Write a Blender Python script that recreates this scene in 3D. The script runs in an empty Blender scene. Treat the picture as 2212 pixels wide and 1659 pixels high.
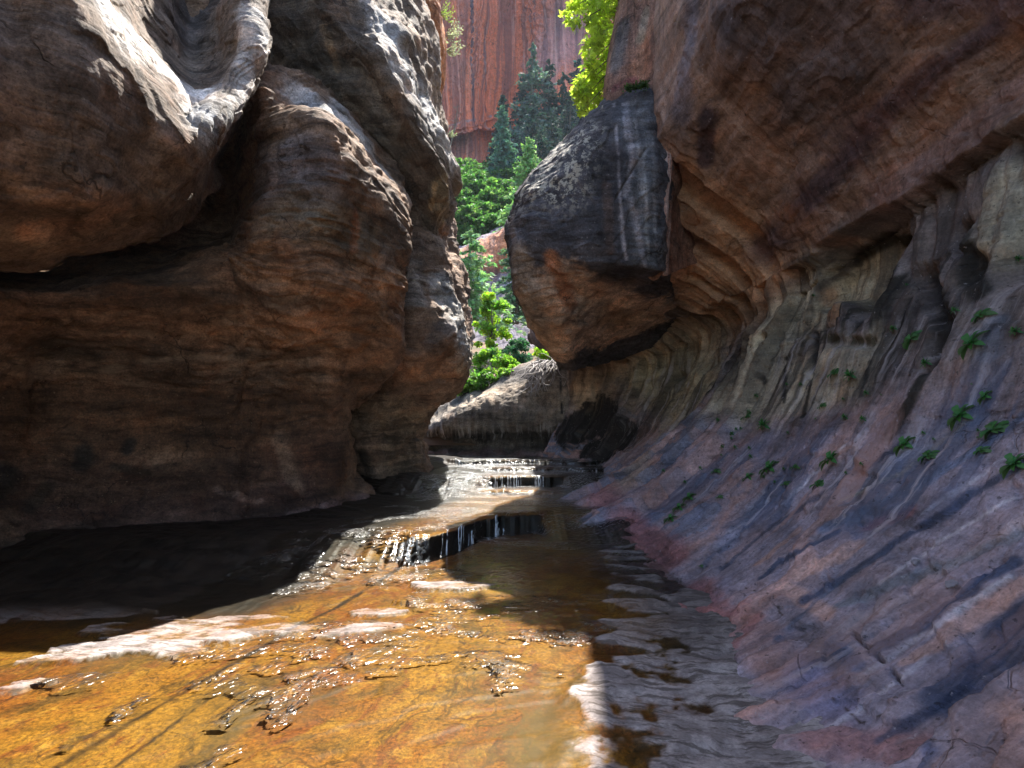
import bpy, math, random
import numpy as np
from mathutils import Vector
from mathutils.bvhtree import BVHTree

# ------------------------------------------------------------------ camera, sky, sun, exposure
SC = bpy.context.scene
COL = SC.collection
FPX = 1250.0                      # focal length for a 2212 px wide frame
PITCH = math.radians(4.57)
CAMZ = 1.5
cam_d = bpy.data.cameras.new("camera"); cam = bpy.data.objects.new("camera", cam_d); COL.objects.link(cam)
cam_d.sensor_width = 36; cam_d.lens = 36*FPX/2212; cam_d.clip_start = .05; cam_d.clip_end = 2000
cam.location = (0, 0, CAMZ); cam.rotation_euler = (math.pi/2+PITCH, 0, 0)
SC.camera = cam

SUN_EL, SUN_AZ = math.radians(62), math.radians(16)      # azimuth measured from straight ahead towards the right
SUN_DIR = Vector((math.sin(SUN_AZ)*math.cos(SUN_EL), math.cos(SUN_AZ)*math.cos(SUN_EL), math.sin(SUN_EL)))
W = bpy.data.worlds.new("World"); SC.world = W; W.use_nodes = True
nt = W.node_tree
sky = nt.nodes.new("ShaderNodeTexSky"); sky.sky_type = 'NISHITA'; sky.sun_disc = False
sky.sun_elevation = SUN_EL; sky.sun_rotation = SUN_AZ
nt.links.new(sky.outputs[0], nt.nodes["Background"].inputs[0]); nt.nodes["Background"].inputs[1].default_value = .14
sl = bpy.data.lights.new("sun", 'SUN'); sl.energy = 5.0; sl.angle = math.radians(.53); sl.color = (1, .95, .87)
so = bpy.data.objects.new("sun", sl); COL.objects.link(so)
so.rotation_euler = SUN_DIR.to_track_quat('Z', 'Y').to_euler(); so.location = (0, 30, 60)
SC.view_settings.view_transform = 'Standard'; SC.view_settings.look = 'None'
SC.view_settings.exposure = 1.75; SC.view_settings.gamma = 1; SC.view_settings.use_curve_mapping = False
cy = SC.cycles
cy.max_bounces = 8; cy.diffuse_bounces = 6; cy.glossy_bounces = 3; cy.transparent_max_bounces = 12
cy.sample_clamp_indirect = 6; cy.use_denoising = True

# ------------------------------------------------------------------ maths helpers
CT, ST = math.cos(PITCH), math.sin(PITCH)
def P(px, py, d):
    a = (px-1106)/FPX; b = (829.5-py)/FPX
    return np.array((a*d, d*(CT-b*ST), CAMZ+d*(b*CT+ST)))
def proj(X):
    X = np.asarray(X, float); y = X[..., 1]; z = X[..., 2]-CAMZ
    dd = y*CT+z*ST; b = (-y*ST+z*CT)/dd
    return 1106+FPX*X[..., 0]/dd, 829.5-FPX*b, dd
def G(px, py, z=0.0):
    """point on the level z under a pixel"""
    b = (829.5-py)/FPX; s = b*CT+ST
    return P(px, py, (z-CAMZ)/s)

def _h(i, j, k, s):
    n = (i.astype(np.uint32)*np.uint32(374761393) + j.astype(np.uint32)*np.uint32(668265263)
         + k.astype(np.uint32)*np.uint32(2246822519) + np.uint32((s*3266489917+12345) & 0xffffffff))
    n = (n ^ (n >> np.uint32(13)))*np.uint32(1274126177)
    n = n ^ (n >> np.uint32(16)); n = n*np.uint32(2654435761); n = n ^ (n >> np.uint32(15))
    return n.astype(np.float64)/2147483648.0-1.0
def noise(x, y, z=None, s=0):
    with np.errstate(over='ignore'):
        x = np.asarray(x, float); y = np.asarray(y, float)
        x, y = np.broadcast_arrays(x, y)
        if z is None:
            i = np.floor(x); j = np.floor(y); fx = x-i; fy = y-j
            i = i.astype(np.int64); j = j.astype(np.int64); k = np.zeros_like(i)
            fx = fx*fx*fx*(fx*(fx*6-15)+10); fy = fy*fy*fy*(fy*(fy*6-15)+10)
            a = _h(i, j, k, s); b = _h(i+1, j, k, s); c = _h(i, j+1, k, s); d = _h(i+1, j+1, k, s)
            return (a*(1-fx)+b*fx)*(1-fy)+(c*(1-fx)+d*fx)*fy
        z = np.broadcast_to(np.asarray(z, float), x.shape)
        i = np.floor(x); j = np.floor(y); k = np.floor(z); fx = x-i; fy = y-j; fz = z-k
        i = i.astype(np.int64); j = j.astype(np.int64); k = k.astype(np.int64)
        fx = fx*fx*fx*(fx*(fx*6-15)+10); fy = fy*fy*fy*(fy*(fy*6-15)+10); fz = fz*fz*fz*(fz*(fz*6-15)+10)
        r = 0
        for dk in (0, 1):
            a = _h(i, j, k+dk, s); b = _h(i+1, j, k+dk, s); c = _h(i, j+1, k+dk, s); d = _h(i+1, j+1, k+dk, s)
            r = r+((a*(1-fx)+b*fx)*(1-fy)+(c*(1-fx)+d*fx)*fy)*(fz if dk else 1-fz)
        return r
def fbm(x, y, z=None, o=4, s=0, g=.5, l=2.03):
    a = 1; t = 0; n = 0
    for q in range(o):
        t = t+a*noise(x, y, z, s+q*17); n += a; a *= g; x = x*l; y = y*l
        if z is not None: z = z*l
    return t/n
def ridge(x, y, z=None, o=3, s=0):
    a = 1; t = 0; n = 0
    for q in range(o):
        t = t+a*(1-2*np.abs(noise(x, y, z, s+q*13))); n += a; a *= .5; x = x*2.1; y = y*2.1
        if z is not None: z = z*2.1
    return t/n
def sstep(a, b, x):
    t = np.clip((x-a)/(b-a), 0, 1); return t*t*(3-2*t)

def cr(A, n, axis, wts=None):
    """Catmull-Rom resample of control array A along axis to n samples"""
    A = np.moveaxis(np.asarray(A, float), axis, 0); m = A.shape[0]
    E = np.concatenate([2*A[:1]-A[1:2], A, 2*A[-1:]-A[-2:-1]])
    t = np.linspace(0, m-1-1e-9, n)
    if wts is not None:
        cw = np.concatenate([[0], np.cumsum(wts)]); t = np.interp(np.linspace(0, cw[-1], n), cw, np.arange(m)); t = np.clip(t, 0, m-1-1e-9)
    i = t.astype(int); f = (t-i).reshape((-1,)+(1,)*(A.ndim-1))
    p0, p1, p2, p3 = E[i], E[i+1], E[i+2], E[i+3]
    R = .5*(2*p1+(p2-p0)*f+(2*p0-5*p1+4*p2-p3)*f*f+(3*p1-p0-3*p2+p3)*f**3)
    return np.moveaxis(R, 0, axis)

# ------------------------------------------------------------------ object helpers
def tag(o, label=None, cat=None, group=None, kind=None):
    if label: o['label'] = label
    if cat: o['category'] = cat
    if group: o['group'] = group
    if kind: o['kind'] = kind
    return o
def empty(name, loc=(0, 0, 0), rz=0):
    o = bpy.data.objects.new(name, None); COL.objects.link(o); o.location = loc; o.rotation_euler = (0, 0, rz); return o
def mesh_obj(name, V, F, mat, parent=None, smooth=True, attrs=None, uv=None):
    V = np.asarray(V, np.float32); F = np.asarray(F, np.int32)
    me = bpy.data.meshes.new(name)
    n = len(V); m, k = F.shape
    me.vertices.add(n); me.vertices.foreach_set("co", V.ravel())
    me.loops.add(m*k); me.loops.foreach_set("vertex_index", F.ravel())
    me.polygons.add(m); me.polygons.foreach_set("loop_start", np.arange(0, m*k, k, dtype=np.int32))
    me.polygons.foreach_set("loop_total", np.full(m, k, np.int32))
    me.polygons.foreach_set("use_smooth", np.full(m, smooth))
    if uv is not None:
        l = me.uv_layers.new(name="UVMap"); l.data.foreach_set("uv", np.asarray(uv, np.float32)[F.ravel()].ravel())
    if attrs:
        for nm, arr in attrs.items():
            if arr.ndim == 2:
                a = me.attributes.new(nm, 'FLOAT_COLOR', 'POINT')
                c = np.ones((n, 4), np.float32); c[:, :arr.shape[1]] = arr; a.data.foreach_set("color", c.ravel())
            else:
                a = me.attributes.new(nm, 'FLOAT', 'POINT'); a.data.foreach_set("value", arr.astype(np.float32))
    me.update(calc_edges=True); me.validate()
    if mat: me.materials.append(mat)
    o = bpy.data.objects.new(name, me); COL.objects.link(o)
    if parent: o.parent = parent
    return o
def gridF(n, m):
    i = np.arange(n*m).reshape(n, m)
    return np.stack([i[:-1, :-1], i[1:, :-1], i[1:, 1:], i[:-1, 1:]], -1).reshape(-1, 4)
def gnormals(X):
    du = np.gradient(X, axis=0); dv = np.gradient(X, axis=1)
    N = np.cross(du, dv); N /= np.linalg.norm(N, axis=-1, keepdims=True)+1e-9
    return N

# ------------------------------------------------------------------ node helpers
class NB:
    def __init__(s, name):
        s.m = bpy.data.materials.new(name); s.m.use_nodes = True; s.t = s.m.node_tree; s.t.nodes.clear()
        s.out = s.t.nodes.new("ShaderNodeOutputMaterial")
    def n(s, typ, **kw):
        nd = s.t.nodes.new("ShaderNode"+typ)
        for k, v in kw.items(): setattr(nd, k, v)
        return nd
    def l(s, a, b): s.t.links.new(a, b)
    def inp(s, sock, v):
        if hasattr(v, 'is_linked') or isinstance(v, bpy.types.NodeSocket): s.l(v, sock)
        else: sock.default_value = v
    def math(s, op, a, b=0.0, c=None, clamp=False):
        nd = s.n("Math", operation=op, use_clamp=clamp); s.inp(nd.inputs[0], a); s.inp(nd.inputs[1], b)
        if c is not None: s.inp(nd.inputs[2], c)
        return nd.outputs[0]
    def mixc(s, f, a, b, mode='MIX'):
        nd = s.n("Mix", data_type='RGBA', blend_type=mode)
        def cv(v): return (*v, 1) if isinstance(v, tuple) and len(v) == 3 else v
        s.inp(nd.inputs[0], f); s.inp(nd.inputs[6], cv(a)); s.inp(nd.inputs[7], cv(b)); return nd.outputs[2]
    def sm(s, v, a, b):
        nd = s.n("MapRange", interpolation_type='SMOOTHSTEP'); s.inp(nd.inputs[0], v)
        nd.inputs[1].default_value = a; nd.inputs[2].default_value = b; return nd.outputs[0]
    def rng(s, v, a, b, c, d):
        nd = s.n("MapRange"); s.inp(nd.inputs[0], v)
        for i, q in enumerate((a, b, c, d)): nd.inputs[i+1].default_value = q
        return nd.outputs[0]
    def map(s, vec, sc, loc=(0, 0, 0), rot=(0, 0, 0)):
        nd = s.n("Mapping"); s.l(vec, nd.inputs[0]); nd.inputs[1].default_value = loc; nd.inputs[2].default_value = rot; nd.inputs[3].default_value = sc
        return nd.outputs[0]
    def noise(s, vec, sc, det=5, rough=.55, dist=0.0):
        nd = s.n("TexNoise"); s.l(vec, nd.inputs["Vector"]); nd.inputs["Scale"].default_value = sc
        nd.inputs["Detail"].default_value = det; nd.inputs["Roughness"].default_value = rough; nd.inputs["Distortion"].default_value = dist
        return nd.outputs[0]
    def attr(s, name): return s.n("Attribute", attribute_name=name)

def rock_mat(name, flow=(5, .35), flow_dark=(.02, .017, .015), light=(.5, .46, .43), lich=(.34, .31, .25),
             bump=.5, fine=1.0, crack=.6, cracksc=.7, flowbump=1.0, rough=.8, mott=.5, strata=None, stripes=None, grain=1.0):
    b = NB(name); tc = b.n("TexCoord"); uv = tc.outputs["UV"]; ob = tc.outputs["Object"]
    col = b.attr("Col").outputs["Color"]; mk = b.attr("Msk")
    sep = b.n("SeparateColor"); b.l(mk.outputs["Color"], sep.inputs[0]); mr, mg, mb = sep.outputs
    # warped flow coordinates
    w = b.n("TexNoise"); b.l(uv, w.inputs["Vector"]); w.inputs["Scale"].default_value = .8; w.inputs["Detail"].default_value = 3
    wv = b.n("VectorMath", operation='MULTIPLY_ADD'); b.l(w.outputs[1], wv.inputs[0]); wv.inputs[1].default_value = (.35, .35, 0); b.l(uv, wv.inputs[2])
    fl = b.noise(b.map(wv.outputs[0], (flow[0], flow[1], 1)), 1, 6, .62)
    fl2 = b.noise(b.map(wv.outputs[0], (flow[0]*2.7, flow[1]*1.6, 1), (7, 3, 0)), 1, 5, .6)
    fl3 = b.noise(b.map(wv.outputs[0], (flow[0]*.45, flow[1]*.6, 1), (1, 9, 0)), 1, 4, .5)
    mo = b.noise(ob, 1.1, 6, .6, .4); mo2 = b.noise(ob, 6.5, 5, .65); fi = b.noise(ob, 38, 4, .7)
    c = b.mixc(1.0, col, b.rng(mo, .3, .7, 1-mott, 1+mott), 'MULTIPLY')
    c = b.mixc(1.0, c, b.rng(mo2, .3, .7, 1-.45*grain, 1+.45*grain), 'MULTIPLY')
    c = b.mixc(1.0, c, b.rng(fi, .3, .7, 1-.5*grain, 1+.5*grain), 'MULTIPLY')
    c = b.mixc(1.0, c, b.rng(fl2, .3, .7, .75, 1.25), 'MULTIPLY')
    if strata:                                   # fine cross-bedding lines
        rot, sz, amt, sh = strata
        sv = b.n("VectorMath", operation='MULTIPLY_ADD'); w3 = b.n("TexNoise"); b.l(ob, w3.inputs["Vector"]); w3.inputs["Scale"].default_value = .9; w3.inputs["Detail"].default_value = 4
        b.l(w3.outputs[1], sv.inputs[0]); sv.inputs[1].default_value = (.35, .35, .35); b.l(ob, sv.inputs[2])
        st = b.noise(b.map(sv.outputs[0], (.7, .7, sz), rot=rot), 1, 7, .68)
        c = b.mixc(amt, c, b.mixc(1.0, c, b.rng(st, .36, .64, .2, 1.8), 'MULTIPLY'))
        c = b.mixc(b.math('MULTIPLY', b.sm(st, .42, .36), .9*amt), c, (.03, .02, .015))
    if stripes:                                  # broad mineral stripes down the wall
        ws = b.math('MULTIPLY', mb, 1.0)
        s1 = b.noise(b.map(wv.outputs[0], (1.5, .13, 1), (3, 1, 0)), 1, 6, .55)
        c = b.mixc(b.math('MULTIPLY', b.sm(s1, .53, .57), b.math('MULTIPLY', ws, .85)), c, stripes[0])
        c = b.mixc(b.math('MULTIPLY', b.sm(s1, .46, .42), b.math('MULTIPLY', ws, .85)), c, stripes[1])
        s2 = b.noise(b.map(wv.outputs[0], (4.5, .3, 1), (5, 2, 0)), 1, 6, .6)
        c = b.mixc(b.math('MULTIPLY', b.sm(s2, .56, .64), b.math('MULTIPLY', ws, .7)), c, stripes[2])
        mb = 0.0
    # warm / cool hue drift
    hd = b.noise(ob, 2.3, 4, .6)
    c = b.mixc(b.math('MULTIPLY', b.sm(hd, .5, .68), .35), c, b.mixc(1.0, c, (1.25, .85, .6), 'MULTIPLY'))
    c = b.mixc(b.math('MULTIPLY', b.sm(hd, .5, .34), .35), c, b.mixc(1.0, c, (.8, .95, 1.15), 'MULTIPLY'))
    df = b.math('MULTIPLY', b.sm(b.math('ADD', b.math('MULTIPLY', fl, .6), b.math('MULTIPLY', fl3, .4)), .47, .56), mr, clamp=True)
    # where the mask is nearly full the streaks fuse
    df = b.math('MAXIMUM', df, b.math('MULTIPLY', b.sm(mr, .55, 1.3), b.sm(fl2, .3, .55)))
    c = b.mixc(df, c, flow_dark)
    lf = b.math('MULTIPLY', b.sm(fl2, .5, .66), mg, clamp=True)
    c = b.mixc(lf, c, light)
    ln = b.noise(ob, 9, 8, .75)
    c = b.mixc(b.math('MULTIPLY', b.sm(ln, .5, .56), mb, clamp=True), c, lich)
    sp = b.noise(ob, 21, 3, .6); c = b.mixc(b.math('MULTIPLY', b.sm(sp, .66, .72), .45), c, light); c = b.mixc(b.math('MULTIPLY', b.sm(sp, .36, .30), .6), c, flow_dark)
    # cracks
    wn = b.n("TexNoise"); b.l(ob, wn.inputs["Vector"]); wn.inputs["Scale"].default_value = 1.7; wn.inputs["Detail"].default_value = 4
    wo = b.n("VectorMath", operation='MULTIPLY_ADD'); b.l(wn.outputs[1], wo.inputs[0]); wo.inputs[1].default_value = (.9, .9, .9); b.l(ob, wo.inputs[2])
    vo = b.n("TexVoronoi", feature='DISTANCE_TO_EDGE'); b.l(b.map(wo.outputs[0], (1, 1, 2.2)), vo.inputs["Vector"]); vo.inputs["Scale"].default_value = cracksc
    ck = b.math('MULTIPLY', b.sm(vo.outputs[0], .010, .002), b.sm(b.noise(ob, 1.4, 3), .5, .6))
    c = b.mixc(b.math('MULTIPLY', ck, crack), c, (.012, .009, .008))
    bs = b.n("BsdfPrincipled"); b.l(c, bs.inputs["Base Color"]); bs.inputs["Roughness"].default_value = rough
    bs.inputs["Specular IOR Level"].default_value = .25
    h = b.math('ADD', b.math('MULTIPLY', fl2, .025*flowbump), b.math('MULTIPLY', fl, .03*flowbump))
    h = b.math('ADD', h, b.math('MULTIPLY', mo2, .035*fine)); h = b.math('ADD', h, b.math('MULTIPLY', fi, .008*fine))
    if strata: h = b.math('ADD', h, b.math('MULTIPLY', st, sh))
    h = b.math('SUBTRACT', h, b.math('MULTIPLY', ck, .015))
    bp = b.n("Bump"); bp.inputs["Strength"].default_value = bump; bp.inputs["Distance"].default_value = 1; b.l(h, bp.inputs["Height"]); b.l(bp.outputs[0], bs.inputs["Normal"])
    b.l(bs.outputs[0], b.out.inputs[0]); return b.m

# ------------------------------------------------------------------ rock patches
PATCH = {}
def patch(name, ctrl, n, m, mat, base, paints=(), disp=None, world=False, label=None, flip=False, msk=(0, 0, 0), cat=None, kind='structure', wu=None, wv=None, auto=None):
    """ctrl: sections (list of lists of (px,py,d) or world points); a surface lofted through them, displaced along its
    normal by disp(X, u, v) and coloured by strokes of rock colour anchored at 3-D points."""
    A = np.array([[(p[1:] if p[0] == "w" else P(*p)) for p in s] for s in ctrl], float)
    X = cr(cr(A, n, 0, wu), m, 1, wv)
    du = np.linalg.norm(np.diff(X, axis=0), axis=-1).mean(1); dv = np.linalg.norm(np.diff(X, axis=1), axis=-1).mean(0)
    u = np.concatenate([[0], np.cumsum(du)])[:, None]+np.zeros((1, m)); v = np.concatenate([[0], np.cumsum(dv)])[None]+np.zeros((n, 1))
    N = gnormals(X)
    cdir = np.array((0, 0, CAMZ))-X
    if (N*cdir).sum(-1).mean() < 0: N = -N; fl = True
    else: fl = False
    X0 = X.copy()
    if disp: X = X+N*disp(X, u, v)[..., None]
    px, py, dd = proj(X)
    C = np.empty((n, m, 3)); C[:] = base; M = np.empty((n, m, 3)); M[:] = msk
    jit = fbm(X[..., 0]*1.3, X[..., 1]*1.3, X[..., 2]*1.3, 4, 91)
    jit2 = fbm(X[..., 0]*5, X[..., 1]*5, X[..., 2]*5, 3, 77)
    jit3 = fbm(X[..., 0]*17, X[..., 1]*17, X[..., 2]*17, 3, 78)
    XS = X.copy(); DP = np.zeros((n, m))
    if auto: auto(X, u, v, C, M)
    for pt in paints:
        mode = pt[0] if pt[0] in ('m', 'd') else 'c'
        if mode == 'm': _, ch, pts, rad, val = pt[:5]; hard = pt[5] if len(pt) > 5 else 1.5
        elif mode == 'd': _, pts, rad, val = pt[:4]; hard = pt[4] if len(pt) > 4 else 1.2
        else: pts, rad, val = pt[:3]; k = pt[3] if len(pt) > 3 else 1; hard = pt[4] if len(pt) > 4 else 1.5
        best = np.full((n, m), 1e9); prev = None; fine_ = [pts[0]]
        for q0, q1 in zip(pts[:-1], pts[1:]):
            ns = max(1, int(math.hypot(q1[0]-q0[0], q1[1]-q0[1])/45+.5)); fine_ += [(q0[0]+(q1[0]-q0[0])*i/ns, q0[1]+(q1[1]-q0[1])*i/ns) for i in range(1, ns+1)]
        for q in fine_:
            e = np.hypot(px-q[0], py-q[1])+np.where(dd > 0, 0, 1e9); ii = np.unravel_index(np.argmin(e+dd*.6), e.shape)
            c = XS[ii]; d0 = dd[ii]; r = rad/FPX*d0
            if prev is None: D = np.linalg.norm(XS-c, axis=-1)/r
            else:
                ab = c-prev; t = np.clip(((XS-prev)@ab)/(ab@ab+1e-9), 0, 1)
                D = np.linalg.norm(XS-(prev+t[..., None]*ab), axis=-1)/r
            best = np.minimum(best, D); prev = c
        jj = .35 if mode != 'd' else .25
        Wt = np.exp(-(np.maximum(best*(1+jj*jit+.22*jit2+.2*jit3), 0))**(3*hard))
        if mode == 'm': M[..., ch] = M[..., ch]*(1-Wt)+val*Wt
        elif mode == 'd': DP -= val*Wt
        else: C = C*(1-(Wt*k)[..., None])+np.array(val)*(Wt*k)[..., None]
    X = X+N*DP[..., None]
    F = gridF(n, m)
    if fl: F = F[:, ::-1]
    o = mesh_obj(name, X.reshape(-1, 3), F, mat, attrs={'Col': np.clip(C, 0, 1).reshape(-1, 3), 'Msk': np.clip(M, 0, 2).reshape(-1, 3)},
                 uv=np.stack([u, v], -1).reshape(-1, 2))
    tag(o, label, cat or 'canyon wall', None, kind)
    PATCH[name] = (o, X, N, u, v)
    return o
# ------------------------------------------------------------------ rock colours (mineral stripes, varnish, lichen) with some painted sun and shade, strokes anchored to points of the rock
BLU, PNK, RED, DRK, WHT = (.05, .062, .10), (.44, .27, .22), (.30, .12, .11), (.022, .019, .013), (.50, .45, .46)
RW_P = [
 # roof
 ([(1500, 420), (1640, 560), (1560, 640)], 110, (.48, .27, .15), .95), ([(1600, 60), (1800, 60), (1750, 200)], 120, (.12, .095, .095), .9), ([(1500, 0), (1470, 240)], 30, (.13, .12, .14), .7),
 ([(2150, 60), (2050, 130), (1900, 250), (1780, 400), (1650, 540)], 36, (.085, .05, .055), .85, 1), ([(2212, -40), (2000, -40)], 90, (.09, .06, .07), .8), ([(1900, 430), (2050, 320), (2200, 200)], 48, (.28, .17, .14), .8),
 ([(1529, 253), (1523, 347)], 22, (.07, .045, .05), .9, 2), ([(1470, 373), (1500, 480)], 30, (.37, .19, .10), .8), ([(1400, 700), (1300, 760), (1550, 720)], 55, (.38, .26, .16), .8), ([(1700, 480), (1800, 520)], 40, (.33, .17, .10), .6),
 ([(1240, 640), (1320, 700)], 50, (.24, .17, .12), .8),
 # wall under the spring line
 ([(2160, 500), (2180, 400)], 80, (.48, .41, .29), .9), ([(1900, 620), (1760, 660), (1650, 730)], 80, (.52, .43, .28), .95), ([(1850, 800), (1600, 850)], 85, (.47, .385, .26), .95), ([(1800, 680), (1790, 640)], 22, (.34, .17, .08), .8),
 ([(1500, 850), (1420, 800)], 80, (.50, .40, .25), .95), ([(1260, 850), (1280, 790), (1360, 740), (1480, 700)], 50, (.40, .29, .19), .9), ([(1400, 1000), (1340, 1040)], 40, (.34, .24, .17), .7),
 ('m', 2, [(1700, 1050), (1950, 1050), (2212, 850)], 150, .8, 1.5), ('m', 2, [(2150, 1300), (1850, 1400), (1750, 1550)], 170, .35, 1.5), ('m', 2, [(1450, 1080), (1600, 1000)], 70, .6),
 ('m', 0, [(1500, 880), (1420, 850), (1380, 930)], 75, .75), ('m', 1, [(1500, 880), (1420, 850), (1380, 930)], 80, .7), ('m', 1, [(1700, 800), (2000, 750), (2180, 650)], 90, .6), ('m', 0, [(1700, 820), (1900, 780)], 110, .8), ('m', 0, [(2100, 560), (2200, 640)], 60, .5),
 ('m', 0, [(1235, 930), (1300, 905), (1350, 950), (1290, 985)], 42, 1.9, 2), ([(1235, 930), (1300, 905), (1350, 950), (1290, 985)], 40, (.05, .045, .03), .8),
 # foot of the wall
 ([(1300, 1085), (1400, 1170), (1450, 1210)], 48, RED, .85), ([(1567, 1342), (1520, 1400), (1500, 1290)], 60, RED, .8), ([(1607, 1362), (1700, 1440)], 60, (.30, .17, .14), .7),
 ([(2207, 1340), (2140, 1440), (2050, 1500)], 62, BLU, .95, 2), ([(2212, 1262), (2087, 1342), (1960, 1430)], 26, PNK, .95, 2), ([(2187, 1246), (2067, 1318)], 7, WHT, .8), ([(2187, 1215), (2087, 1282), (2007, 1342), (1887, 1402)], 22, BLU, .95, 2),
 ([(2212, 1122), (2047, 1222), (1947, 1294), (1827, 1358)], 15, (.40, .33, .34), .8, 1.5), ([(2212, 1160), (2007, 1232), (1807, 1310)], 20, (.17, .19, .21), .7), ([(1847, 1182), (1727, 1238)], 24, PNK, .9, 2), ([(1700, 1270), (1790, 1330)], 24, PNK, .85, 2),
 ([(1807, 1150), (1687, 1214), (1647, 1246)], 12, BLU, .9, 2), ([(1720, 1150), (1639, 1214)], 16, PNK, .9, 2), ([(1880, 1140), (1960, 1105)], 20, RED, .8), ([(1807, 1520), (1750, 1470)], 66, (.17, .15, .21), .9), ([(1807, 1402), (1850, 1440)], 24, (.11, .13, .2), .9, 2),
 ([(1767, 1590), (2007, 1622)], 55, (.27, .14, .13), .85), ([(2167, 1582), (2212, 1540)], 40, PNK, .8, 2), ([(1850, 1050), (2100, 900)], 40, (.2, .21, .26), .6), ([(1560, 1180), (1650, 1080), (1730, 1000)], 26, (.2, .2, .25), .6), ([(2150, 700), (2140, 760)], 34, (.22, .23, .27), .7),
 ([(2212, 1000), (2000, 1130), (1850, 1230), (1740, 1300)], 16, BLU, .9, 1.5), ([(2212, 1060), (2050, 1160), (1900, 1260)], 7, WHT, .7, 1), ([(2212, 900), (2050, 1010), (1900, 1090), (1780, 1140)], 18, (.13, .16, .23), .8), ([(2100, 900), (1950, 1020), (1800, 1090)], 7, (.44, .38, .30), .7, 1),
 ([(1950, 960), (1800, 1050), (1650, 1150), (1560, 1230)], 12, BLU, .75), ([(1830, 960), (1720, 1060), (1660, 1120)], 5, WHT, .8, 1), ([(2180, 780), (2080, 900), (1960, 1000)], 8, WHT, .5, 1), ([(2100, 1480), (1900, 1600)], 14, BLU, .8), ([(2000, 1420), (1900, 1500), (1780, 1580)], 10, WHT, .5, 1),
 ([(2212, 1420), (2060, 1560), (1980, 1659)], 20, (.07, .08, .13), .8), ([(2100, 1300), (1950, 1400), (1850, 1470)], 9, WHT, .5, 1), ([(1900, 1200), (1760, 1300), (1680, 1380)], 9, (.09, .11, .16), .7, 1), ([(2212, 960), (2100, 1040), (1990, 1110)], 7, WHT, .5, 1), ([(1690, 1060), (1600, 1150), (1520, 1220)], 8, (.11, .13, .19), .7, 1), ([(1640, 1330), (1560, 1420), (1480, 1480)], 12, (.24, .10, .09), .7),
 # damp black drips; recesses carved and painted black
 ('d', [(1982, 528), (2009, 608), (2027, 695), (2009, 781)], 24, .14), ([(1853, 556), (1923, 514), (1982, 528), (2009, 608), (2027, 695), (2009, 781), (1957, 878), (1923, 937)], 17, DRK, .95, 2),
 ([(2027, 650), (2030, 740)], 34, DRK, .9, 2), ('d', [(2075, 500), (2096, 590)], 30, .12), ([(2075, 500), (2090, 590), (2120, 630)], 27, DRK, .95, 2),
 ([(1649, 729), (1652, 826)], 8, DRK, .9, 2), ([(1699, 774), (1694, 868)], 7, DRK, .9, 2), ([(1756, 719), (1749, 833), (1736, 896)], 10, DRK, .9, 2), ([(1881, 781), (1860, 854)], 7, DRK, .8, 2), ([(1916, 642), (1912, 670)], 7, DRK, .9, 2), ([(1950, 605), (1975, 600)], 8, DRK, .9, 2),
 ('d', [(1649, 729), (1652, 800)], 9, .08), ('d', [(1756, 725), (1749, 810)], 12, .08), ('d', [(1790, 735), (1880, 740)], 14, .07), ([(1780, 728), (1881, 733)], 10, (.08, .07, .035), .9),
 ('d', [(2212, 272), (2050, 398), (1950, 486), (1850, 548), (1800, 585), (1720, 640)], 5, .10, 2), ([(2212, 272), (2050, 398), (1950, 486), (1850, 548), (1800, 585)], 4, (.03, .02, .015), .9, 2), ([(1840, 575), (1800, 600), (1770, 620)], 12, (.05, .035, .03), .8, 1),
 ('d', [(1840, 1370), (1900, 1420), (1945, 1475)], 4, .05, 2), ([(1840, 1370), (1900, 1420), (1945, 1475)], 3, (.06, .03, .015), .9, 2), ([(1610, 1270), (1660, 1285), (1690, 1330)], 2.5, (.05, .03, .02), .9, 2), ([(1800, 1505), (1860, 1560), (1900, 1545)], 2.5, (.05, .03, .02), .9, 2),
]
RB_P = [
 ([(1390, 700), (1300, 680), (1220, 640), (1200, 760)], 95, (.56, .38, .26), 1, 3), ([(1120, 560), (1135, 640), (1170, 720)], 34, (.36, .28, .21), .9), ([(1190, 555), (1215, 610), (1235, 660)], 17, (.36, .15, .07), .9), ([(1290, 600), (1400, 610)], 18, (.11, .085, .07), .8),  # first stroke lightens the underside in place of bounce light from the stream
 ([(1300, 680), (1360, 700)], 30, (.40, .23, .12), .7), ([(1105, 470), (1110, 520)], 12, (.17, .13, .11), .8),
 ([(1375, 240), (1385, 400), (1395, 560)], 38, (.125, .125, .13), .9, 1.5), ('m', 2, [(1195, 330), (1150, 400), (1215, 400), (1240, 310)], 58, 1.0, 1),
 ([(1345, 225), (1352, 300)], 3, WHT, .5, 1), ([(1372, 260), (1380, 340), (1388, 420)], 5, (.26, .25, .25), .6, 1), ([(1340, 470), (1348, 540)], 5, WHT, .45, 1), ([(1410, 300), (1415, 500)], 4, (.24, .23, .23), .5, 1), ([(1326, 225), (1335, 330), (1340, 430), (1352, 560)], 4, WHT, .6, 1), ([(1352, 225), (1368, 350)], 7, WHT, .55, .8), ([(1368, 350), (1350, 420)], 7, WHT, .5, 1), ([(1362, 430), (1378, 500), (1390, 575)], 8, WHT, .55, .8), ([(1390, 330), (1400, 560)], 5, (.3, .29, .28), .6), ([(1395, 320), (1365, 370), (1330, 430)], 1.5, (.05, .04, .035), .7, 1), ([(1310, 400), (1318, 540)], 12, (.13, .09, .075), .8),
 ('d', [(1395, 320), (1365, 370), (1330, 430)], 3, .03)]
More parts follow.
